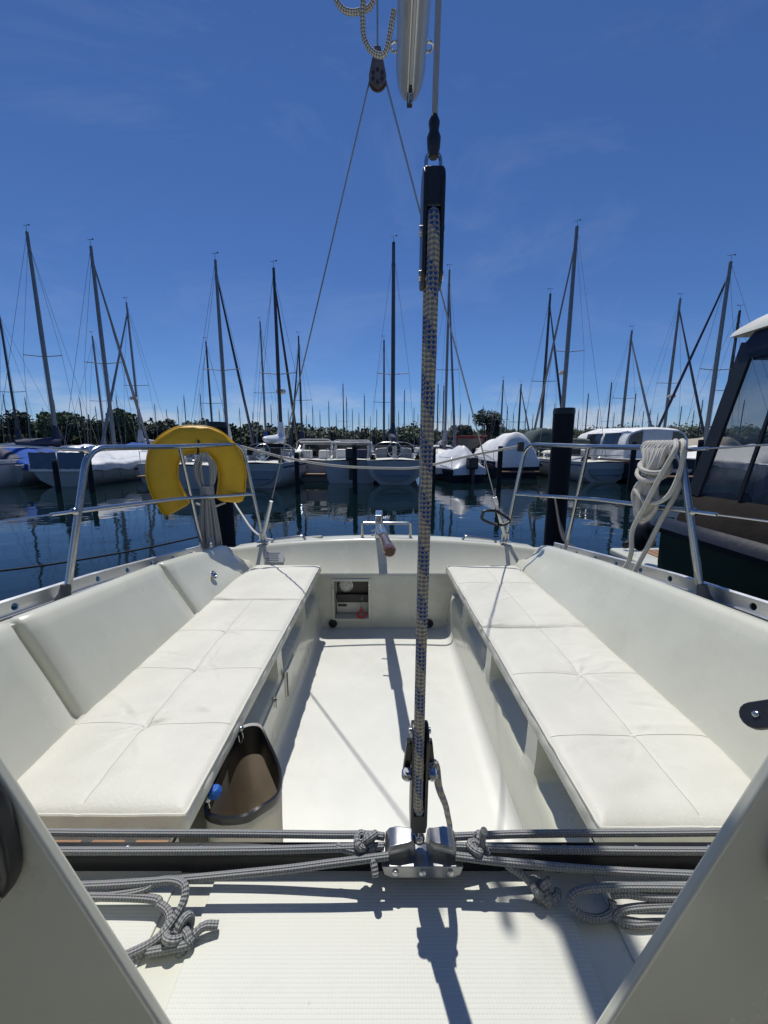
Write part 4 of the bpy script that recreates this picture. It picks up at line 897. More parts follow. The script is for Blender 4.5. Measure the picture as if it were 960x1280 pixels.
def cabin_parts(root, Lg, B, fb, t0=.34, t1=.72, hh=.42, wm=DGLASS):
    rows = []; z0 = lambda t: sheer(t, fb)+.02
    for t, k_ in ((t0, 1.), (t0+.02, 1.06), ((t0+t1)/2, 1.0), (t1-.06, .72), (t1, .12)):
        b = B*.34*(1-.55*max(0, (t-.45)/.5)); z = z0(t); h_ = hh*k_
        rows.append([(-b-.06, yy_(t, Lg), z-.03), (-b, yy_(t, Lg), z+h_*.75), (-b*.8, yy_(t, Lg), z+h_*.95), (0, yy_(t, Lg), z+h_*1.05), (b*.8, yy_(t, Lg), z+h_*.95), (b, yy_(t, Lg), z+h_*.75), (b+.06, yy_(t, Lg), z-.03)])
    m = MB(); m.grid(rows, cap=True); C = obj('cabin', m, DECK, root, local=True, smooth=35)
    for sd in (-1, 1):
        for ta, tb_ in ((t0+.04, t0+.14), (t0+.17, t0+.27)):
            b = B*.34+.035; m = MB(); pts = [(sd*(b+.022-.05*(0 if z_ < .5 else 1)), yy_(t, Lg), z0(t)+hh*(.2+.42*z_)) for t, z_ in ((ta, 0), (tb_, 0), (tb_-.01, 1), (ta+.01, 1))]
            m.prism(pts, (sd*-.05, 0, 0)); obj('window', m, wm, C, local=True)
    return C
def mast_parts(root, hm, Lg, B, fb, mm=ALUW, spread=(.52,), furl=None, r=.072, stays=True, boomc=None, topgear=True, bow=.47, z0=None):
    z0 = fb+.35 if z0 is None else z0
    m = MB(); m.tube([(0,0,z0-.4), (0,0,hm*.6), (0,0,hm)], [r, r, r*.72], 10, squash=1.3); M_ = obj('mast', m, mm, root, local=True)
    sw = B*.30
    for f in spread:
        m = MB(); m.tube([(-sw, -.12, hm*f+.05), (0, 0, hm*f), (sw, -.12, hm*f+.05)], .018, 6); obj('spreader', m, mm, M_, local=True)
    if stays:
        W = .0075
        for sd in (-1, 1):
            m = MB(); m.tube([(sd*B*.44, -.1, fb+.1)]+[(sd*sw, -.12, hm*f+.05) for f in spread]+[(0, 0, hm*.97)], W, 5); obj('shroud', m, WIRE, M_, local=True)
        m = MB(); m.tube([(0, -.50*Lg, fb+.05), (0, 0, hm)], W, 5); obj('backstay', m, WIRE, M_, local=True)
        m = MB(); m.tube([(0, bow*Lg, sheer(1, fb)), (0, 0, hm*.96)], W, 5); obj('forestay', m, WIRE, M_, local=True)
    if furl:
        a, b = V(0, bow*Lg, sheer(1, fb)+.3), V(0, .05, hm*.93); m = MB(); m.tube([a.lerp(b, q) for q in (0, .05, .5, .97, 1)], [.03, .075, .065, .035, .02], 8); obj('furled_sail', m, furl, M_, local=True)
    m = MB()
    for dx, dy in ((.11, -.06), (-.09, -.10)): m.tube([(dx, dy, z0), (dx*.4, dy*.5, hm*.97)], .006, 4)
    obj('halyards', m, WIRE, M_, local=True)
    if topgear and rnd.random() < .18:
        m = MB(); m.lathe([(.02, -.10), (.20, -.08), (.24, .0), (.20, .10), (.03, .14)], (0, .28, hm*.44), None, 14); obj('radar_dome', m, HW, M_, local=True)
    if topgear:
        m = MB(); m.tube([(0, .0, hm), (0, .0, hm+.28)], .008, 5); m.tube([(-.15, .05, hm+.27), (.12, -.03, hm+.27)], .009, 5); m.box((.13, -.03, hm+.27), (.07, .012, .05)); obj('wind_vane', m, ALUD, M_, local=True)
    if boomc:
        zb = fb+.95; m = MB(); pts = [(0, -.05-.33*Lg*q, zb-.06*q) for q in (0, .05, .2, .4, .6, .8, .95, 1)]
        m.tube(pts, [.22, .20, .17+.02*rnd.random(), .15, .14, .12, .10, .05], 10, squash=1.25); m.tube([(0, .02, zb+.05), (0, .0, zb+.75)], [.20, .11], 10); obj('sail_cover', m, boomc, root, local=True)
    return M_
def hood(root, Lg, B, fb, t, m_, hh=.62, ln=.75, nm='sprayhood', glass=True, z0=.42):
    rows = []; bw = B*.36
    for q, k_, s_ in ((0, 1., 1.), (.35, 1.02, 1.), (.7, .86, .96), (1, .12, .9)):
        row = []
        for i in range(13):
            a = math.pi*i/12; row.append((bw*s_*math.copysign(abs(math.cos(a))**.5, math.cos(a)), yy_(t, Lg)+ln*q, sheer(t, fb)+(z0 if q > .9 else .12)+hh*k_*abs(math.sin(a))**.55))
        rows.append(row)
    m = MB(); m.grid(rows, flip=True); S = obj(nm, m, m_, root, local=True, smooth=50)
    if glass:
        for i0, i1 in ((1, 4), (4, 8), (8, 11)):
            m = MB(); m.grid([[Vector(rows[2][i]).lerp(Vector(rows[3][i]), f)+V(0, .02, .02) for i in range(i0, i1+1)] for f in (.12, .8)], flip=True); obj('hood_window', m, DGLASS, S, local=True)
    m = MB(); m.tube([Vector(q)+V(0, -.005, 0) for q in rows[0]], .016, 6); obj('hood_frame', m, STEEL, S, local=True)
def stern_rail(root, Lg, B, fb, tw):
    b = B/2*tw-.06; y = yy_(0, Lg)+.05; z = fb
    for zz in (.58, .3):
        m = MB(); m.tube(fillet([(-b-.1, y+1.2, z+zz), (-b, y, z+zz), (b, y, z+zz), (b+.1, y+1.2, z+zz)], .2), .014, 6); obj('stern_rail', m, STEEL, root, local=True)
    for x, dy in ((-b-.1, 1.2), (-b, .05), (b, .05), (b+.1, 1.2)):
        m = MB(); m.tube([(x, y+dy, z), (x, y+dy, z+.58)], .014, 6); obj('stanchion', m, STEEL, root, local=True)
def tent(root, Lg, B, fb, m_, t0, t1, hr, nm='boat_cover', drop=.25, seed=1, over=.06, ends=(.55, .8), rd=1.35):
    rows = []; n = 40; ni = 46
    for i in range(ni+1):
        t = t0+(t1-t0)*i/ni; f = i/ni; b = (halfb(t, B, .8)+over); zr = sheer(t, fb)+hr*(.12+(ends[0]-.12)*min(1, f/.05)**.5+(1-ends[0])*min(1, f/.16))*(1-(1-ends[1])*f**1.4)
        zr -= .07*hr*abs(math.sin(f*math.pi*3.5))                      # sags between its hoops
        row = []
        for j in range(n+1):
            a = -1+2*j/n; x = b*math.copysign(min(1, abs(a)*1.25), a); g_ = min(1, abs(a)*1.25)
            z = zr-(zr-sheer(t, fb)-.05)*g_**(1.35 if hr < 1.3 else 2.3) - (drop*((abs(a)-.8)/.2)*(1+.35*noise.noise(Vector((t*Lg*1.6, a, seed+8)))) if abs(a) > .8 else 0)
            q_ = Vector((x*1.2, t*Lg*1.3, seed))
            z += .06*noise.noise(q_)*(1-.2*g_)+.045*abs(noise.noise(Vector((x*1.1+t*Lg*1.5, t*Lg*3.6-x*.8, seed+3))))*(.4+.6*math.sin(math.pi*g_*.9)); x *= 1+.03*noise.noise(Vector((t*Lg*4, z*2, seed+4)))
            row.append((x, yy_(t, Lg)+.03*noise.noise(Vector((x*3, z*3, seed+6))), z))
        rows.append(row)
    m = MB(); m.grid(rows, cap=True); c_ = obj(nm, m, m_, root, local=True, smooth=60)
    for k_ in range(5):                                                # lashings down to the hull
        t = t0+(t1-t0)*(.1+.18*k_)
        for sd in (-1, 1):
            b = halfb(t, B, .8)+over; m = MB(); m.tube([(sd*b, yy_(t, Lg), sheer(t, fb)-drop*.6), (sd*(b-.03), yy_(t, Lg)+.1, sheer(t, fb)*.35)], .012, 5); obj('lashing', m, WIRE, c_, local=True)
    return c_

CP = math.cos(math.atan(84/480)); SP = math.sin(math.atan(84/480))
def mast_at(u, vtop, y):      # x of the mast and its height from bearing and elevation seen in the photo
    w_ = (vtop-640)/480; rz_, ry_ = -(w_*CP+SP), CP-w_*SP
    return (u-480)/480*CP*y, rz_/ry_*y+ZO
def yacht(label, u, vtop, y, bowaway=True, Lg=8., B=2.7, fb=.86, tw=.78, hm=HW, mm=ALUW, furl=None, boomc=None, spray=None, cover=None, coverm=None, spread=(.52,), rz=0., cab=True, extra=None, r=.072, group='moored sailing yachts', mh=True):
    x, hgt = mast_at(u, vtop, y)
    root = empty('sailing_yacht', (x, y, 0), label, 'yacht', group, rz+(0 if bowaway else math.pi))
    hull_parts(root, Lg, B, fb, tw, hm)
    if cab: cabin_parts(root, Lg, B, fb)
    if mh: mast_parts(root, hgt, Lg, B, fb, mm, spread, furl, r, boomc=boomc)
    if spray: hood(root, Lg, B, fb, .27, spray)
    if bowaway and not cover: stern_rail(root, Lg, B, fb, tw)
    if cover: tent(root, Lg, B, fb, coverm, *cover)
    if extra: extra(root, Lg, B, fb, tw)
    if not cover: lifelines(root, Lg, B, fb, tw)
    if bowaway and not cover: cockpit(root, Lg, B, fb, tw)
    return root
def transom_panel(col, w_, z0, z1, sill=True):
    def f(root, Lg, B, fb, tw):
        y = yy_(0, Lg)-.004; m = MB(); n = 14
        pts = [(w_*math.cos(math.pi+math.pi*i/n), y-.03, z0+(z1-z0)*(1+math.sin(math.pi+math.pi*i/n))) for i in range(n+1)]
        m.prism([(a, b_+.16*max(0, 1-c/fb), c) for a, b_, c in pts], (0, .06, 0)); obj('transom_panel', m, col, root, local=True)
        if sill: m = MB(); m.tube([(-w_*.7, y-.06+.16*.6, z0+(z1-z0)*.45), (w_*.7, y-.06+.16*.6, z0+(z1-z0)*.45)], .02, 6); obj('boarding_step', m, STEEL, root, local=True)
    return f
def stern_canvas(col, hh):
    def f(root, Lg, B, fb, tw):
        b = B/2*tw-.02; y = yy_(0, Lg)
        for sd in (-1, 1):
            m = MB(); m.grid([[(sd*(.02 if i == 0 else b*i/6), y-.06-.01*math.sin(i*2), fb-.1+hh*f_+.012*math.sin(i*2.4)) for i in range(7)] for f_ in (0, .5, 1)], flip=(sd < 0)); obj('stern_dodger', m, col, root, local=True)
    return f
def lifelines(root, Lg, B, fb, tw):
    for sd in (-1, 1):
        st = [.2, .36, .52, .68, .82]
        for t in st:
            m = MB(); m.tube([(sd*(halfb(t, B, tw)-.05), yy_(t, Lg), sheer(t, fb)), (sd*(halfb(t, B, tw)-.07), yy_(t, Lg), sheer(t, fb)+.56)], .013, 5); obj('stanchion', m, STEEL, root, local=True)
        for zz in (.30, .55):
            m = MB(); m.tube([(sd*(halfb(t, B, tw)-.065), yy_(t, Lg), sheer(t, fb)+zz) for t in st], .008, 4); obj('lifeline', m, STEEL, root, local=True)
        for t in (.16, .5):
            b = halfb(t, B, tw); m = MB(); m.ball((sd*(b+.11), yy_(t, Lg), fb*.48), .10, 7, (1, 1, 2.6)); m.tube([(sd*(b+.10), yy_(t, Lg), fb*.7), (sd*(b-.03), yy_(t, Lg), sheer(t, fb)+.3)], .010, 4); obj('fender', m, rnd.choice((HW, HW, STRP)), root, local=True)
def cockpit(root, Lg, B, fb, tw):
    y0 = yy_(.02, Lg)
    for sd in (-1, 1):
        m = MB(); m.grid([[(sd*B*.30, y, fb+.02), (sd*B*.31, y, fb+.22), (sd*B*.36, y, fb+.24), (sd*B*.40, y, fb+.02)] for y in (y0+.1, y0+1.0, yy_(.33, Lg))], flip=(sd < 0)); obj('cockpit_coaming', m, DECK, root, local=True)
        m = MB(); m.lathe([(.09, 0), (.07, .04), (.065, .12), (.085, .15), (.03, .17)], (sd*B*.36, y0+1.3, fb+.22), None, 12); obj('winch', m, STEEL, root, local=True)
    m = MB(); m.tube([(.30*math.cos(q), y0+.9+.05*math.sin(q), fb+.42+.30*math.sin(q)) for q in [2*math.pi*i/24 for i in range(24)]], .016, 6, closed=True)
    for q in range(5): m.tube([(0, y0+.9, fb+.42), (.30*math.cos(q*1.257), y0+.9, fb+.42+.30*math.sin(q*1.257))], .009, 4)
    m.box((0, y0+1.0, fb+.25), (.18, .16, .6)); obj('steering_wheel', m, STEEL, root, local=True)
    m = MB(); m.box((0, yy_(.34, Lg)-.02, fb+.30), (.62, .03, .52)); obj('companionway', m, DARKIN, root, local=True)
def both(*fs):
    def f(*a):
        for g_ in fs: g_(*a)
    return f
# front row, sterns towards us
yacht('moored yacht at the far left under a bright blue cover with navy sail bag', 72, 290, 18.5, Lg=7.0, fb=.80, rz=.10, cover=(.02, .62, .80), coverm=BLUE, boomc=NAVY, hm=HW, r=.085)
yacht('moored yacht left of the lifebuoy under a silver grey cover with blue stern canvas', 143, 308, 18.2, Lg=6.9, B=2.6, fb=.80, rz=.08, cover=(.0, .80, .85), coverm=SILV, furl=ALUW, boomc=None, hm=HW, extra=stern_canvas(BLGR, .62), r=.08)
yacht('white moored yacht partly hidden behind the yellow lifebuoy', 285, 325, 18.0, Lg=8.0, fb=.86, furl=NAVY, boomc=WHC, spray=GREYC, hm=HW, mm=ALUW)
yacht('white moored yacht with black sprayhood just right of the lifebuoy', 352, 335, 18.0, Lg=7.6, B=2.7, fb=.92, furl=BLKC, mm=ALUD, spray=BLKC, boomc=SILV, extra=transom_panel(HG, .78, .12, .66))
yacht('white yacht with pale blue transom and black sprayhood at the centre of the row', 491, 303, 19.8, Lg=8.6, B=2.6, fb=.98, tw=.86, mm=ALUD, furl=NAVY, boomc=NAVY, spray=BLKC, extra=transom_panel(HG, .82, .14, .70), r=.09, spread=(.46,))
yacht('white yacht right of the dark mooring post, tallest mast of the right half', 700, 283, 21.0, Lg=9.0, B=2.7, fb=.86, furl=ALUW, boomc=GRNC, extra=transom_panel(HG, .74, .1, .6), r=.085)
yacht('moored yacht at the right with navy furled sail beside the green neighbour boat', 881, 327, 19.0, Lg=8.6, B=2.8, fb=.84, furl=NAVY, cover=(.05, .7, .8), coverm=WHC, r=.072)
# second row, bows towards us
row2 = [('second-row yacht with short dark mast at the left picture edge', 25, 393, 24, None, ALUD, NAVY), ('second-row yacht with slim mast behind the silver-covered yacht', 132, 420, 27, None, ALUW, None), ('second-row yacht with pale mast left of the lifebuoy', 177, 378, 25, ALUW, ALUW, GREYC),
        ('second-row yacht with thin mast behind the lifebuoy', 267, 427, 28, None, ALUD, None), ('second-row yacht with thin pale mast above the black-hooded yacht', 333, 402, 30, None, ALUW, BLUE), ('second-row yacht with dark mast right of the black-hooded yacht', 378, 420, 29, ALUD, ALUD, NAVY),
        ('second-row yacht with slim mast left of the central yacht', 480, 425, 29, ALUD, ALUD, None), ('second-row yacht with pale raked mast right of the mainsheet', 556, 337, 25, ALUW, ALUW, GREYC), ('second-row yacht with lone thin mast above the white-tarped boat', 625, 475, 38, None, ALUW, None),
        ('second-row yacht with short mast left of the dark post', 647, 480, 36, ALUD, ALUD, None), ('second-row yacht with navy furled sail left of the dark post', 675, 367, 25, NAVY, ALUD, NAVY), ('second-row yacht with grey mast above the white motor cruiser', 775, 413, 27, ALUW, ALUW, TANV),
        ('second-row yacht with tall grey mast above the rope coil', 828, 373, 26, ALUD, ALUW, TANV), ('second-row yacht with dark mast close beside the navy furled sail at right', 900, 388, 23, None, ALUD, NAVY)]
for lb, u, vt, y, fu, mm, bc in row2:
    yacht(lb, u, vt, y, bowaway=False, Lg=7.8, B=2.6, fb=.84, furl=fu, mm=mm, boomc=bc, hm=rnd.choice((HW, HW, HG)), spray=rnd.choice((None, NAVY, GREYC)), r=.065)
# far yachts: one small boat with mast, copied
far = []
fl = 'far small yacht with bare mast among the distant row of boats'
f0 = empty('far_yacht', (0, 60, 0), fl, 'yacht', 'far yachts before the shore')
hull_parts(f0, 7.5, 2.5, 1.0, .75, HW); cabin_parts(f0, 7.5, 2.5, 1.0); mast_parts(f0, 10.0, 7.5, 2.5, 1.0, ALUD, (.5,), None, .07, boomc=NAVY)
farspec = [(14, 492, 60), (40, 497, 55), (75, 500, 62), (107, 497, 58), (152, 495, 62), (198, 505, 66), (235, 495, 52), (255, 492, 60), (302, 510, 64), (318, 515, 70), (362, 512, 70), (392, 508, 62), (412, 502, 56), (430, 480, 48), (434, 497, 60), (441, 512, 66), (456, 494, 52), (471, 512, 64), (505, 488, 50), (517, 510, 64), (530, 507, 62), (546, 480, 46), (553, 482, 44), (574, 505, 58), (602, 508, 60), (632, 508, 58), (655, 512, 62), (690, 505, 60), (730, 492, 52), (744, 512, 62), (757, 478, 44), (788, 492, 50), (808, 512, 60), (846, 508, 56), (871, 500, 52), (922, 500, 55), (60, 510, 70), (125, 508, 68), (212, 512, 70), (226, 508, 66), (277, 512, 70), (341, 506, 64), (349, 517, 75), (384, 518, 75), (401, 514, 72), (421, 516, 75), (449, 516, 74), (463, 520, 78), (486, 517, 76), (498, 514, 74), (522, 518, 78), (563, 514, 72), (585, 517, 76), (613, 512, 68), (640, 516, 74), (664, 518, 76), (720, 512, 66), (764, 516, 72), (800, 514, 70), (818, 517, 72), (862, 513, 66)]
def ordinal(n): return str(n)+('th' if 10 <= n % 100 <= 20 else {1: 'st', 2: 'nd', 3: 'rd'}.get(n % 10, 'th'))
farspec.sort()
for i, (u, vt, y) in enumerate(farspec):
    x, hg = mast_at(u, vt, y); o = f0 if i == 0 else copy_tree(f0)
    o['label'] = ordinal(i+1)+' small yacht from the left in the far row of bare masts along the shore'
    o.location = (x, y, 0); o.rotation_euler = (0, 0, rnd.choice((0, math.pi))+rnd.uniform(-.15, .15)); k_ = hg/10.0; o.scale = (min(1.1, max(.75, k_)), min(1.1, max(.75, k_)), k_)

# motor boats and covered boats of the front row
def motorboat(label, x, y, Lg, B, fb, hm, rz=0., cabh=.62, top=WHC, outb=True, wrap=None, nm='motor_boat', canopy=None, panel=None, cabm=None):
    root = empty(nm, (x, y, 0), label, 'motorboat', None, rz); hull_parts(root, Lg, B, fb, .92, hm, rake=.1)
    if canopy: canopy(root, Lg, B, fb)
    else:
        ya, yb = yy_(.30, Lg), yy_(.62, Lg); bw = B*.40; z = fb+.05
        rows = [[(sx_*bw*s_, yq, z+h_) for sx_, h_ in ((-1, 0), (-.96, cabh*k_*.55), (-.86, cabh*k_), (.86, cabh*k_), (.96, cabh*k_*.55), (1, 0))] for yq, k_, s_ in ((ya, 1, 1), (ya+.1, 1.02, 1), ((ya+yb)/2, 1, .95), (yb, .45, .8), (yb+.5, .02, .6))]
        m = MB(); m.grid(rows, cap=True); C = obj('cabin', m, cabm or DECK, root, local=True, smooth=30)
        for a, b in ((-.80, .80),):
            m = MB(); m.prism([(bw*a, ya-.012, z+cabh*.12), (bw*b, ya-.012, z+cabh*.12), (bw*b*.95, ya-.012, z+cabh*.95), (bw*a*.95, ya-.012, z+cabh*.95)], (0, .02, 0)); obj('window', m, DGLASS, C, local=True)  # dark pane stands in for the shade of the open rear
        for sd in (-1, 1):
            m = MB(); q = [(sd*(bw*.985+.005), ya+.15, z+cabh*.45), (sd*(bw*.955+.005), ya+1.2, z+cabh*.45), (sd*(bw*.85+.02), ya+1.1, z+cabh*.9), (sd*(bw*.88+.02), ya+.15, z+cabh*.9)]; m.prism(q, (sd*-.03, 0, 0)); obj('window', m, DGLASS, C, local=True)
        for sd in (-1, 1): m = MB(); m.box((sd*B*.2, ya-.55, z+.16), (.5, .45, .5)); obj('seat', m, rnd.choice((DECK, BLGR, NAVY)), root, local=True, bevel=.08, bseg=3)
        if not cabm:
            m = MB(); m.tube(fillet([(-B*.42, ya-.9, z), (-B*.38, ya-.75, z+cabh*1.28), (B*.38, ya-.75, z+cabh*1.28), (B*.42, ya-.9, z)], .25), .03, 6); obj('radar_arch', m, DECK, root, local=True)
        m = MB(); m.box((0, (ya+yb)/2-.15, z+cabh*1.05+.05), (B*.82, (yb-ya)*1.0, .07)); obj('hardtop', m, top, root, local=True, bevel=.03)
        for sx_ in (-1, 1):
            m = MB(); m.tube([(sx_*B*.40, yy_(.1, Lg), fb), (sx_*B*.39, ya-.02, z+cabh*1.05)], .02, 6); obj('top_support', m, STEEL, root, local=True)
    if outb:
        y0 = yy_(0, Lg)
        m = MB(); m.box((0, y0-.25, fb+.28), (.42, .42, .50)); OB = obj('outboard_motor', m, BLK, root, local=True, bevel=.08, bseg=3); m = MB(); m.box((0, y0-.28, fb-.35), (.16, .22, .85)); obj('outboard_leg', m, BLK, OB, local=True, bevel=.03)
    else:
        m = MB(); m.box((0, yy_(0, Lg)-.28, .34), (B*.72, .6, .07)); obj('swim_platform', m, TEAK, root, local=True, bevel=.02)
    for sd in (-1, 1):
        m = MB(); m.tube(fillet([(sd*B*.44, yy_(.02, Lg), fb), (sd*B*.44, yy_(.02, Lg), fb+.5), (sd*B*.46, yy_(.3, Lg), fb+.5)], .1), .014, 6); obj('hand_rail', m, STEEL, root, local=True)
    if panel: panel(root, Lg, B, fb, .92)
    return root
motorboat('white motor cruiser with black outboard and hardtop left of centre', -1.55, 19.6, 6.6, 2.3, .95, HW, rz=.05)
motorboat('white motorboat with grey seat covers beside the outboard cruiser', -3.15, 20.2, 6.0, 2.1, .9, HW, rz=-.04, cabh=.70, outb=False, top=DECK)
motorboat('open boat with dark red canvas top behind the crumpled tarp', 5.1, 24.5, 6.5, 2.4, .95, HN, outb=False, top=REDC, cabm=REDC, cabh=1.0)
def tarp(seed, hr, m_, t0=-.03, t1=.9, ends=(.5, .3), drop=.3):
    def f(root, Lg, B, fb): tent(root, Lg, B, fb, m_, t0, t1, hr, drop=drop, seed=seed, over=.04, ends=ends)
    return f
motorboat('white day boat between the silver-covered yacht and the lifebuoy', -9.3, 19.2, 6.2, 2.2, .82, HW, rz=.05, outb=False, canopy=tarp(51, .8, WHC, t0=.12, t1=.95, ends=(.8, .5)))
motorboat('blue-covered day boat beyond the far left yacht', -13.2, 22.5, 6.4, 2.3, .85, HW, rz=.04, outb=False, canopy=tarp(57, .95, BLUE, t0=.05, t1=.95, ends=(.8, .5)))
motorboat('small low boat under a crumpled silver tarp right of the mainsheet', 3.05, 19.0, 4.8, 1.75, .55, HN, rz=.25, canopy=tarp(3, 1.15, SILV, ends=(.25, .35)))
motorboat('boat under a tall white shaped tarp left of the dark post', 6.35, 22.0, 6.4, 2.5, .8, HN, rz=.02, outb=False, canopy=tarp(9, 1.55, WHC, t1=.95, ends=(.93, .35)))
def cruiser_top(root, Lg, B, fb):
    rows = []; bw = B*.44
    for q, k_, s_ in ((.10, .92, 1.), (.14, 1., 1.), (.5, 1.02, .98), (.62, .90, .92), (.80, .35, .75), (.9, .08, .5)):
        rows.append([(bw*s_*math.copysign(abs(math.cos(math.pi*i/14))**.45, math.cos(math.pi*i/14)), yy_(q, Lg), sheer(q, fb)+.03+1.32*k_*abs(math.sin(math.pi*i/14))**.5+.03*noise.noise(Vector((i*.6, q*9, 2)))) for i in range(15)])
    m = MB(); m.grid(rows, cap=True, flip=True); C = obj('canopy', m, WHC, root, local=True, smooth=50)
    for i0, i1 in ((2, 6), (8, 12)):
        m = MB(); a = rows[0]; pts = [Vector(a[i]) for i in range(i0, i1+1)]; zb = fb+.62
        poly = [Vector((q.x*.92, q.y-.02, zb+(q.z-zb)*.9)) for q in pts]+[Vector((pts[-1].x*.92, pts[-1].y-.02, zb)), Vector((pts[0].x*.92, pts[0].y-.02, zb))]
        m.prism(poly, (0, .03, 0)); obj('canopy_window', m, DGLASS, C, local=True)
    for sd in (-1, 1):
        for ta, tb_ in ((.16, .30), (.33, .48)):
            m = MB(); z = fb+.55; m.prism([(sd*(bw+.01), yy_(ta, Lg), z), (sd*(bw+.01), yy_(tb_, Lg), z), (sd*(bw-.10), yy_(tb_, Lg), z+.58), (sd*(bw-.10), yy_(ta, Lg), z+.58)], (sd*-.05, 0, 0)); obj('canopy_window', m, DGLASS, C, local=True)
motorboat('navy cruiser with white canopy and round white transom behind the rope coil', 11.6, 20.2, 8.6, 3.1, 1.0, HN, rz=.0, outb=False, canopy=cruiser_top, panel=transom_panel(HW, 1.0, .15, .62, False))
motorboat('boat under a beige cover at the right, beside the green neighbour', 18.2, 24.0, 7, 2.6, .95, HW, canopy=tarp(21, 1.2, TANV, t1=.95, ends=(.9, .6)), outb=False)
motorboat('boat with grey cover and wheel at the far left picture edge', -15.6, 17.2, 7.0, 2.5, 1.0, HW, canopy=tarp(31, .7, NAVY, t0=.2, t1=.95, ends=(.8, .6)), outb=False)
motorboat('boat under a green tarp behind the dark mooring post', 9.0, 25.5, 7.0, 2.6, 1.0, HW, canopy=tarp(41, 1.7, GRNC, t1=.95, ends=(.95, .2)), outb=False)

# ------------------------------------------------------------------ mooring posts and lines
def post(x, y, h_, r, label, nm='mooring_post'):
    m = MB(); n = 16
    m.lathe([(r*1.03, -2.2), (r, 0), (r*.98, h_-.06), (r*.99, h_-.02), (r*.90, h_)], (0,0,0), None, n); root = empty(nm, (x, y, 0), label, 'post', 'mooring posts')
    obj('shaft', m, POSTM, root, local=True); m = MB(); m.lathe([(r*1.012, h_-.07), (r*1.015, h_-.03), (r*.97, h_+.008), (.02, h_+.014)], (0,0,0), None, n); obj('post_cap', m, BLK, root, local=True)
post(2.55, 5.6, 2.10, .145, 'thick black mooring post close by on the right')
post(-2.38, 5.6, 1.91, .145, 'thick black mooring post behind the yellow lifebuoy')
for u, v, lb in ((65, 575, 'thin dark mooring post before the blue-covered yacht'), (108, 570, 'thin dark mooring post before the silver-covered yacht'), (370, 566, 'thin dark mooring post right of the black-hooded yacht'), (443, 556, 'thin dark mooring post between outboard cruiser and central yacht'), (542, 560, 'thin dark mooring post just right of the mainsheet'), (626, 558, 'thin dark mooring post before the white-tarped boat'), (793, 552, 'thin dark mooring post before the navy cruiser'), (876, 550, 'thin dark mooring post before the beige-covered boat')):
    y = 13.2; x, h_ = mast_at(u, v, y); post(x, y, h_, .085, lb)
line('mooring_line', [(-2.30, 5.5, -.55), (-1.6, 4.2, -.73), (-1.0, 3.1, -.76), (-.42, 2.53, -.615)], .011, WROPE, 'white mooring line from the left post to the stern', n=8)
line('mooring_line', [(-2.38, 5.45, -1.25), (-3.4, 4.7, -1.36), (-4.5, 3.9, -1.36), (-6.5, 2.6, -1.15)], .012, BROPE, 'black mooring line drooping over the water at the left', n=8)
line('mooring_line', [(2.46, 5.48, -.75), (1.95, 4.1, -.98), (1.55, 3.0, -.83), (1.10, 2.06, -.645)], .016, BROPE, 'black mooring line from the right post to the stern cleat', n=8)
line('mooring_line', [(2.50, 5.48, -.95), (2.3, 4.6, -1.22), (2.25, 3.7, -1.10), (2.12, 3.15, -.93)], .014, BROPE, 'black mooring line from the right post to the green boat', n=8)

# ------------------------------------------------------------------ dark green neighbour boat on the right
HGR = mat('hull_dark_green', (.030, .050, .022), .30, var=.2, vscale=2, spec=.3); BRC = mat('brown_canvas', (.022, .018, .015), .8, var=.3, vscale=6, bump=.6, bscale=9, spec=.15)
VIN = mat('clear_vinyl', (.07, .11, .16), .05, var=.5, vscale=6, stretch=(1, 2.5, .5), alpha=.42, spec=.7, bump=.35, bscale=3); NVF = mat('navy_frame', (.018, .021, .028), .5, var=.2, vscale=5); CRM = mat('hardtop_cream', (.62, .62, .56), .4)
NB = empty('green_motor_boat', (3.3, .5, 0), 'dark green motorboat with brown canvas and clear canopy alongside on the right', 'motorboat')
def nb(name, mb, m, p=None, **kw): return obj(name, mb, m, p or NB, **kw)
ys_ = [2.78, 2.74, 2.2, 1.4, .4, -.8, -2.2, -3.4]
m = MB(); rows = []
for i, y in enumerate(ys_):
    b = (1.30, 1.34, 1.36, 1.38, 1.38, 1.30, .9, .05)[i]; cx = 3.36; zt = -.545+.10*max(0, (1-y)/4)
    rows.append([(cx-b, y, zt), (cx-b*.995, y, zt-.3), (cx-b*.96, y, -1.25), (cx-b*.86, y, -1.62), (cx-b*.4, y, -1.85), (cx+b*.4, y, -1.85), (cx+b*.86, y, -1.62), (cx+b*.96, y, -1.25), (cx+b*.995, y, zt-.3), (cx+b, y, zt)])
m.grid(rows, cap=True, flip=True); nb('hull', m, HGR, smooth=40)
m = MB(); m.grid([[(r_[0][0], r_[0][1], r_[0][2]+.001), (r_[9][0], r_[9][1], r_[9][2]+.001)] for r_ in rows]); nb('deck', m, NVF)
m = MB(); m.tube([(r_[0][0]-.012, r_[0][1], r_[0][2]-.02) for r_ in rows], .045, 8, squash=1.4); nb('rubbing_strake', m, BLK)
m = MB(); m.box((3.1, 3.08, -.955), (2.10, .62, .07)); SPL = nb('swim_platform', m, GEL, bevel=.025, bseg=3)
for i in range(9): m = MB(); m.box((2.29+.062*i, 3.08, -.917), (.052, .42, .010)); nb('teak_plank', m, TEAK, SPL)
m = MB(); m.tube(cr([V(2.14, 3.30, -.90), V(2.14, 3.30, -.86), V(2.22, 3.30, -.845), V(2.22, 3.30, -.90)], 5), .022, 8); nb('platform_cleat', m, BLK, SPL)
m = MB(); m.ball((2.02, 2.92, -.70), .085, 10, (1, 1, 1.5)); nb('fender', m, BLK)
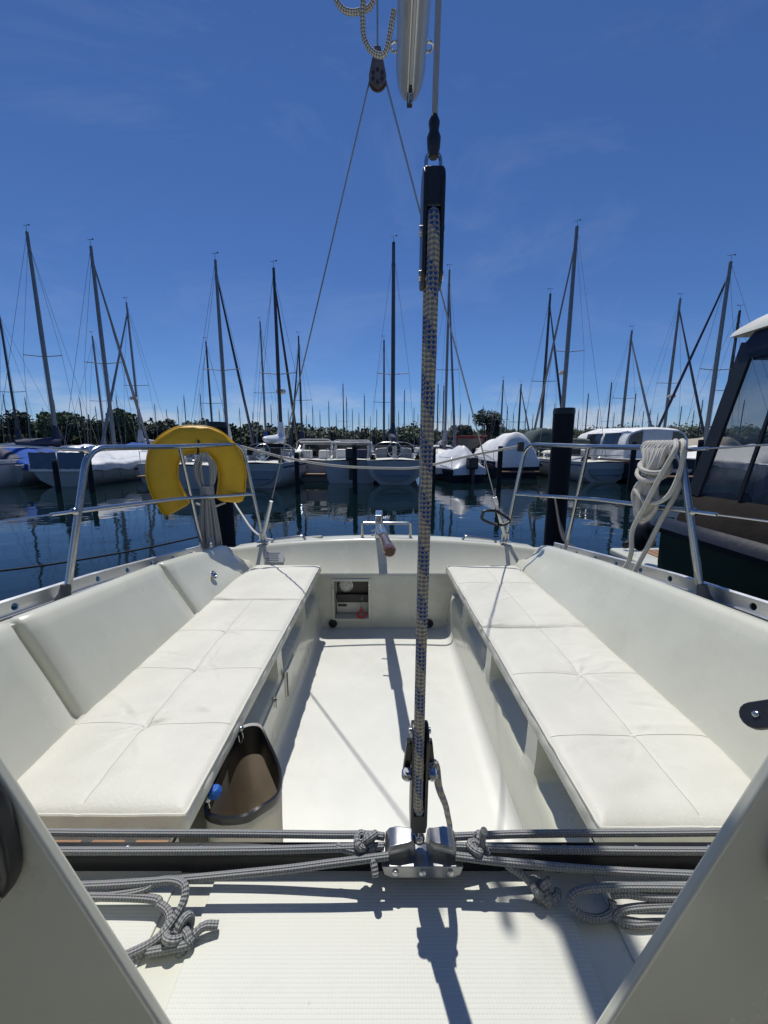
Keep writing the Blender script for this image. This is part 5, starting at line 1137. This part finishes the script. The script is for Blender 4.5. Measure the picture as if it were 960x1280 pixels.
# canvas skirt, posts, clear panels, hardtop
def nbx(y, z): return 2.13+.03*(z+.3)+.01*(2.7-y)
aft = lambda z: 2.72-.52*(z+.36)/1.05
m = MB(); rows = []
for z, bul in ((-.565, .065), (-.50, .06), (-.42, .035), (-.36, .015), (-.335, .0)):
    rows.append([(3.36+1.1, 2.74-.05*(z+.55)+bul, z)]+[(nbx(2.7, z)+.10-bul*.3, 2.74-.05*(z+.55)+bul, z), (nbx(2.6, z)-bul, 2.66-.05*(z+.55), z), (nbx(1.8, z)-bul*1.2, 1.8, z+.005), (nbx(.9, z)-bul, .9, z), (nbx(-.6, z)-bul, -.6, z)])
m.grid(rows, flip=True); nb('canvas_skirt', m, BRC, smooth=60)
for y in (2.3, 1.6, .9): m = MB(); m.ball((nbx(y, -.46)-.035, y, -.47), .012, 6); nb('canvas_stud', m, STEEL)
zt_ = .60
def edge(y0, z): return V(nbx(y0, z), y0-.20*(z+.335)/.95 if y0 > 2 else y0, z)
m = MB(); m.grid([[edge(2.64, z)+V(.0, 0, 0), edge(2.64, z)+V(.004, -.085, 0)] for z in (-.335, 0, .3, zt_)]+[], flip=False); 
m = MB()
def strip(mb, pa, pb, w_, th=.02):
    pa, pb = V(*pa), V(*pb); d_ = (pb-pa).normalized(); s_ = V(0, 1, 0)-d_*d_.y; s_ = s_.normalized()*w_/2; n_ = d_.cross(s_).normalized()*th/2
    mb.add([pa+s_+n_, pa-s_+n_, pa-s_-n_, pa+s_-n_, pb+s_+n_, pb-s_+n_, pb-s_-n_, pb+s_-n_], [(0,1,2,3),(4,7,6,5),(0,4,5,1),(1,5,6,2),(2,6,7,3),(3,7,4,0)]); return mb
def top_pt(y): return V(nbx(y, zt_)+.06, y, zt_)
nb('corner_post', strip(MB(), (nbx(2.64, -.335), 2.62, -.335), (nbx(2.2, zt_)+.01, 2.42, zt_), .095), NVF)
nb('side_post', strip(MB(), (nbx(1.6, -.335), 1.35, -.335), (nbx(1.6, zt_)+.01, 1.80, zt_), .08), NVF)
nb('side_post', strip(MB(), (nbx(.7, -.335), .55, -.335), (nbx(.7, zt_)+.01, .75, zt_), .08), NVF)
m = MB(); m.grid([[V(nbx(2.6, z)+.012, yq-(.20*(z+.335)/.95 if yq > 2 else 0), z)+V(.012*math.sin(yq*5+z*4), 0, 0) for yq in (2.60, 2.2, 1.9, 1.6, 1.2, .8, .2, -.5)] for z in (-.335, -.1, .1, .3, .45, zt_)]); nb('clear_panel', m, VIN, smooth=70)
m = MB(); m.grid([[V(xq, 2.63-.20*(z+.335)/.95, z) for xq in (nbx(2.6, z)+.05, 2.8, 3.4, 4.2)] for z in (-.335, 0, .3, zt_)], flip=True); nb('clear_panel', m, VIN, smooth=70)
m = MB(); m.grid([[V(nbx(2, zt_)+.015+a, 2.42-c_, zt_+b_) for a, b_, c_ in ((-.02, -.10, .02), (-.03, .0, 0), (.0, .06, .02))], [V(nbx(2, zt_)+.015+a, -.6, zt_+b_) for a, b_, c_ in ((-.02, -.10, .02), (-.03, .0, 0), (.0, .06, .02))]]); nb('canopy_header', m, NAVY)
m = MB(); m.box((3.36, 2.41, zt_-.02), (2.3, .03, .16)); nb('aft_header', m, NAVY)
m = MB(); rows = []
for y, k_ in ((2.53, .55), (2.49, .85), (2.35, 1.), (1.2, 1.02), (.2, 1.), (-.5, .9)):
    rows.append([(3.36-1.22, y, zt_+.055), (3.36-1.20, y, zt_+.055+.05*k_), (3.36-1.10, y, zt_+.055+.115*k_), (3.36-.6, y, zt_+.055+.165*k_), (3.36+.6, y, zt_+.055+.165*k_), (3.36+1.1, y, zt_+.055+.115*k_), (3.36+1.2, y, zt_+.055+.05*k_), (3.36+1.22, y, zt_+.055)])
m.grid(rows, closed=True, cap=True, flip=True); nb('hardtop', m, CRM, smooth=50)
m = MB(); m.tube([V(2.45, 1.7, zt_+.16), V(2.62, 1.6, zt_+.62)], .02, 8); nb('antenna', m, ALUD)
nb('inner_strap', strip(MB(), (2.36, 2.45, -.32), (2.42, 1.55, .50), .09), NAVY)
nb('zip_strip', strip(MB(), (nbx(2.3, -.3)-.004, 2.28, -.33), (nbx(2.3, .5)-.002, 2.14, zt_-.06), .02, .012), BLK)
m = MB(); m.box((2.75, 1.9, -.42), (.9, .7, .25)); nb('bench_seat', m, CRM, bevel=.06, bseg=3)
m = MB(); m.box((3.3, 1.2, -.15), (1.2, .5, .8)); m2 = nb('helm_seat', m, BLKC, bevel=.08, bseg=3)
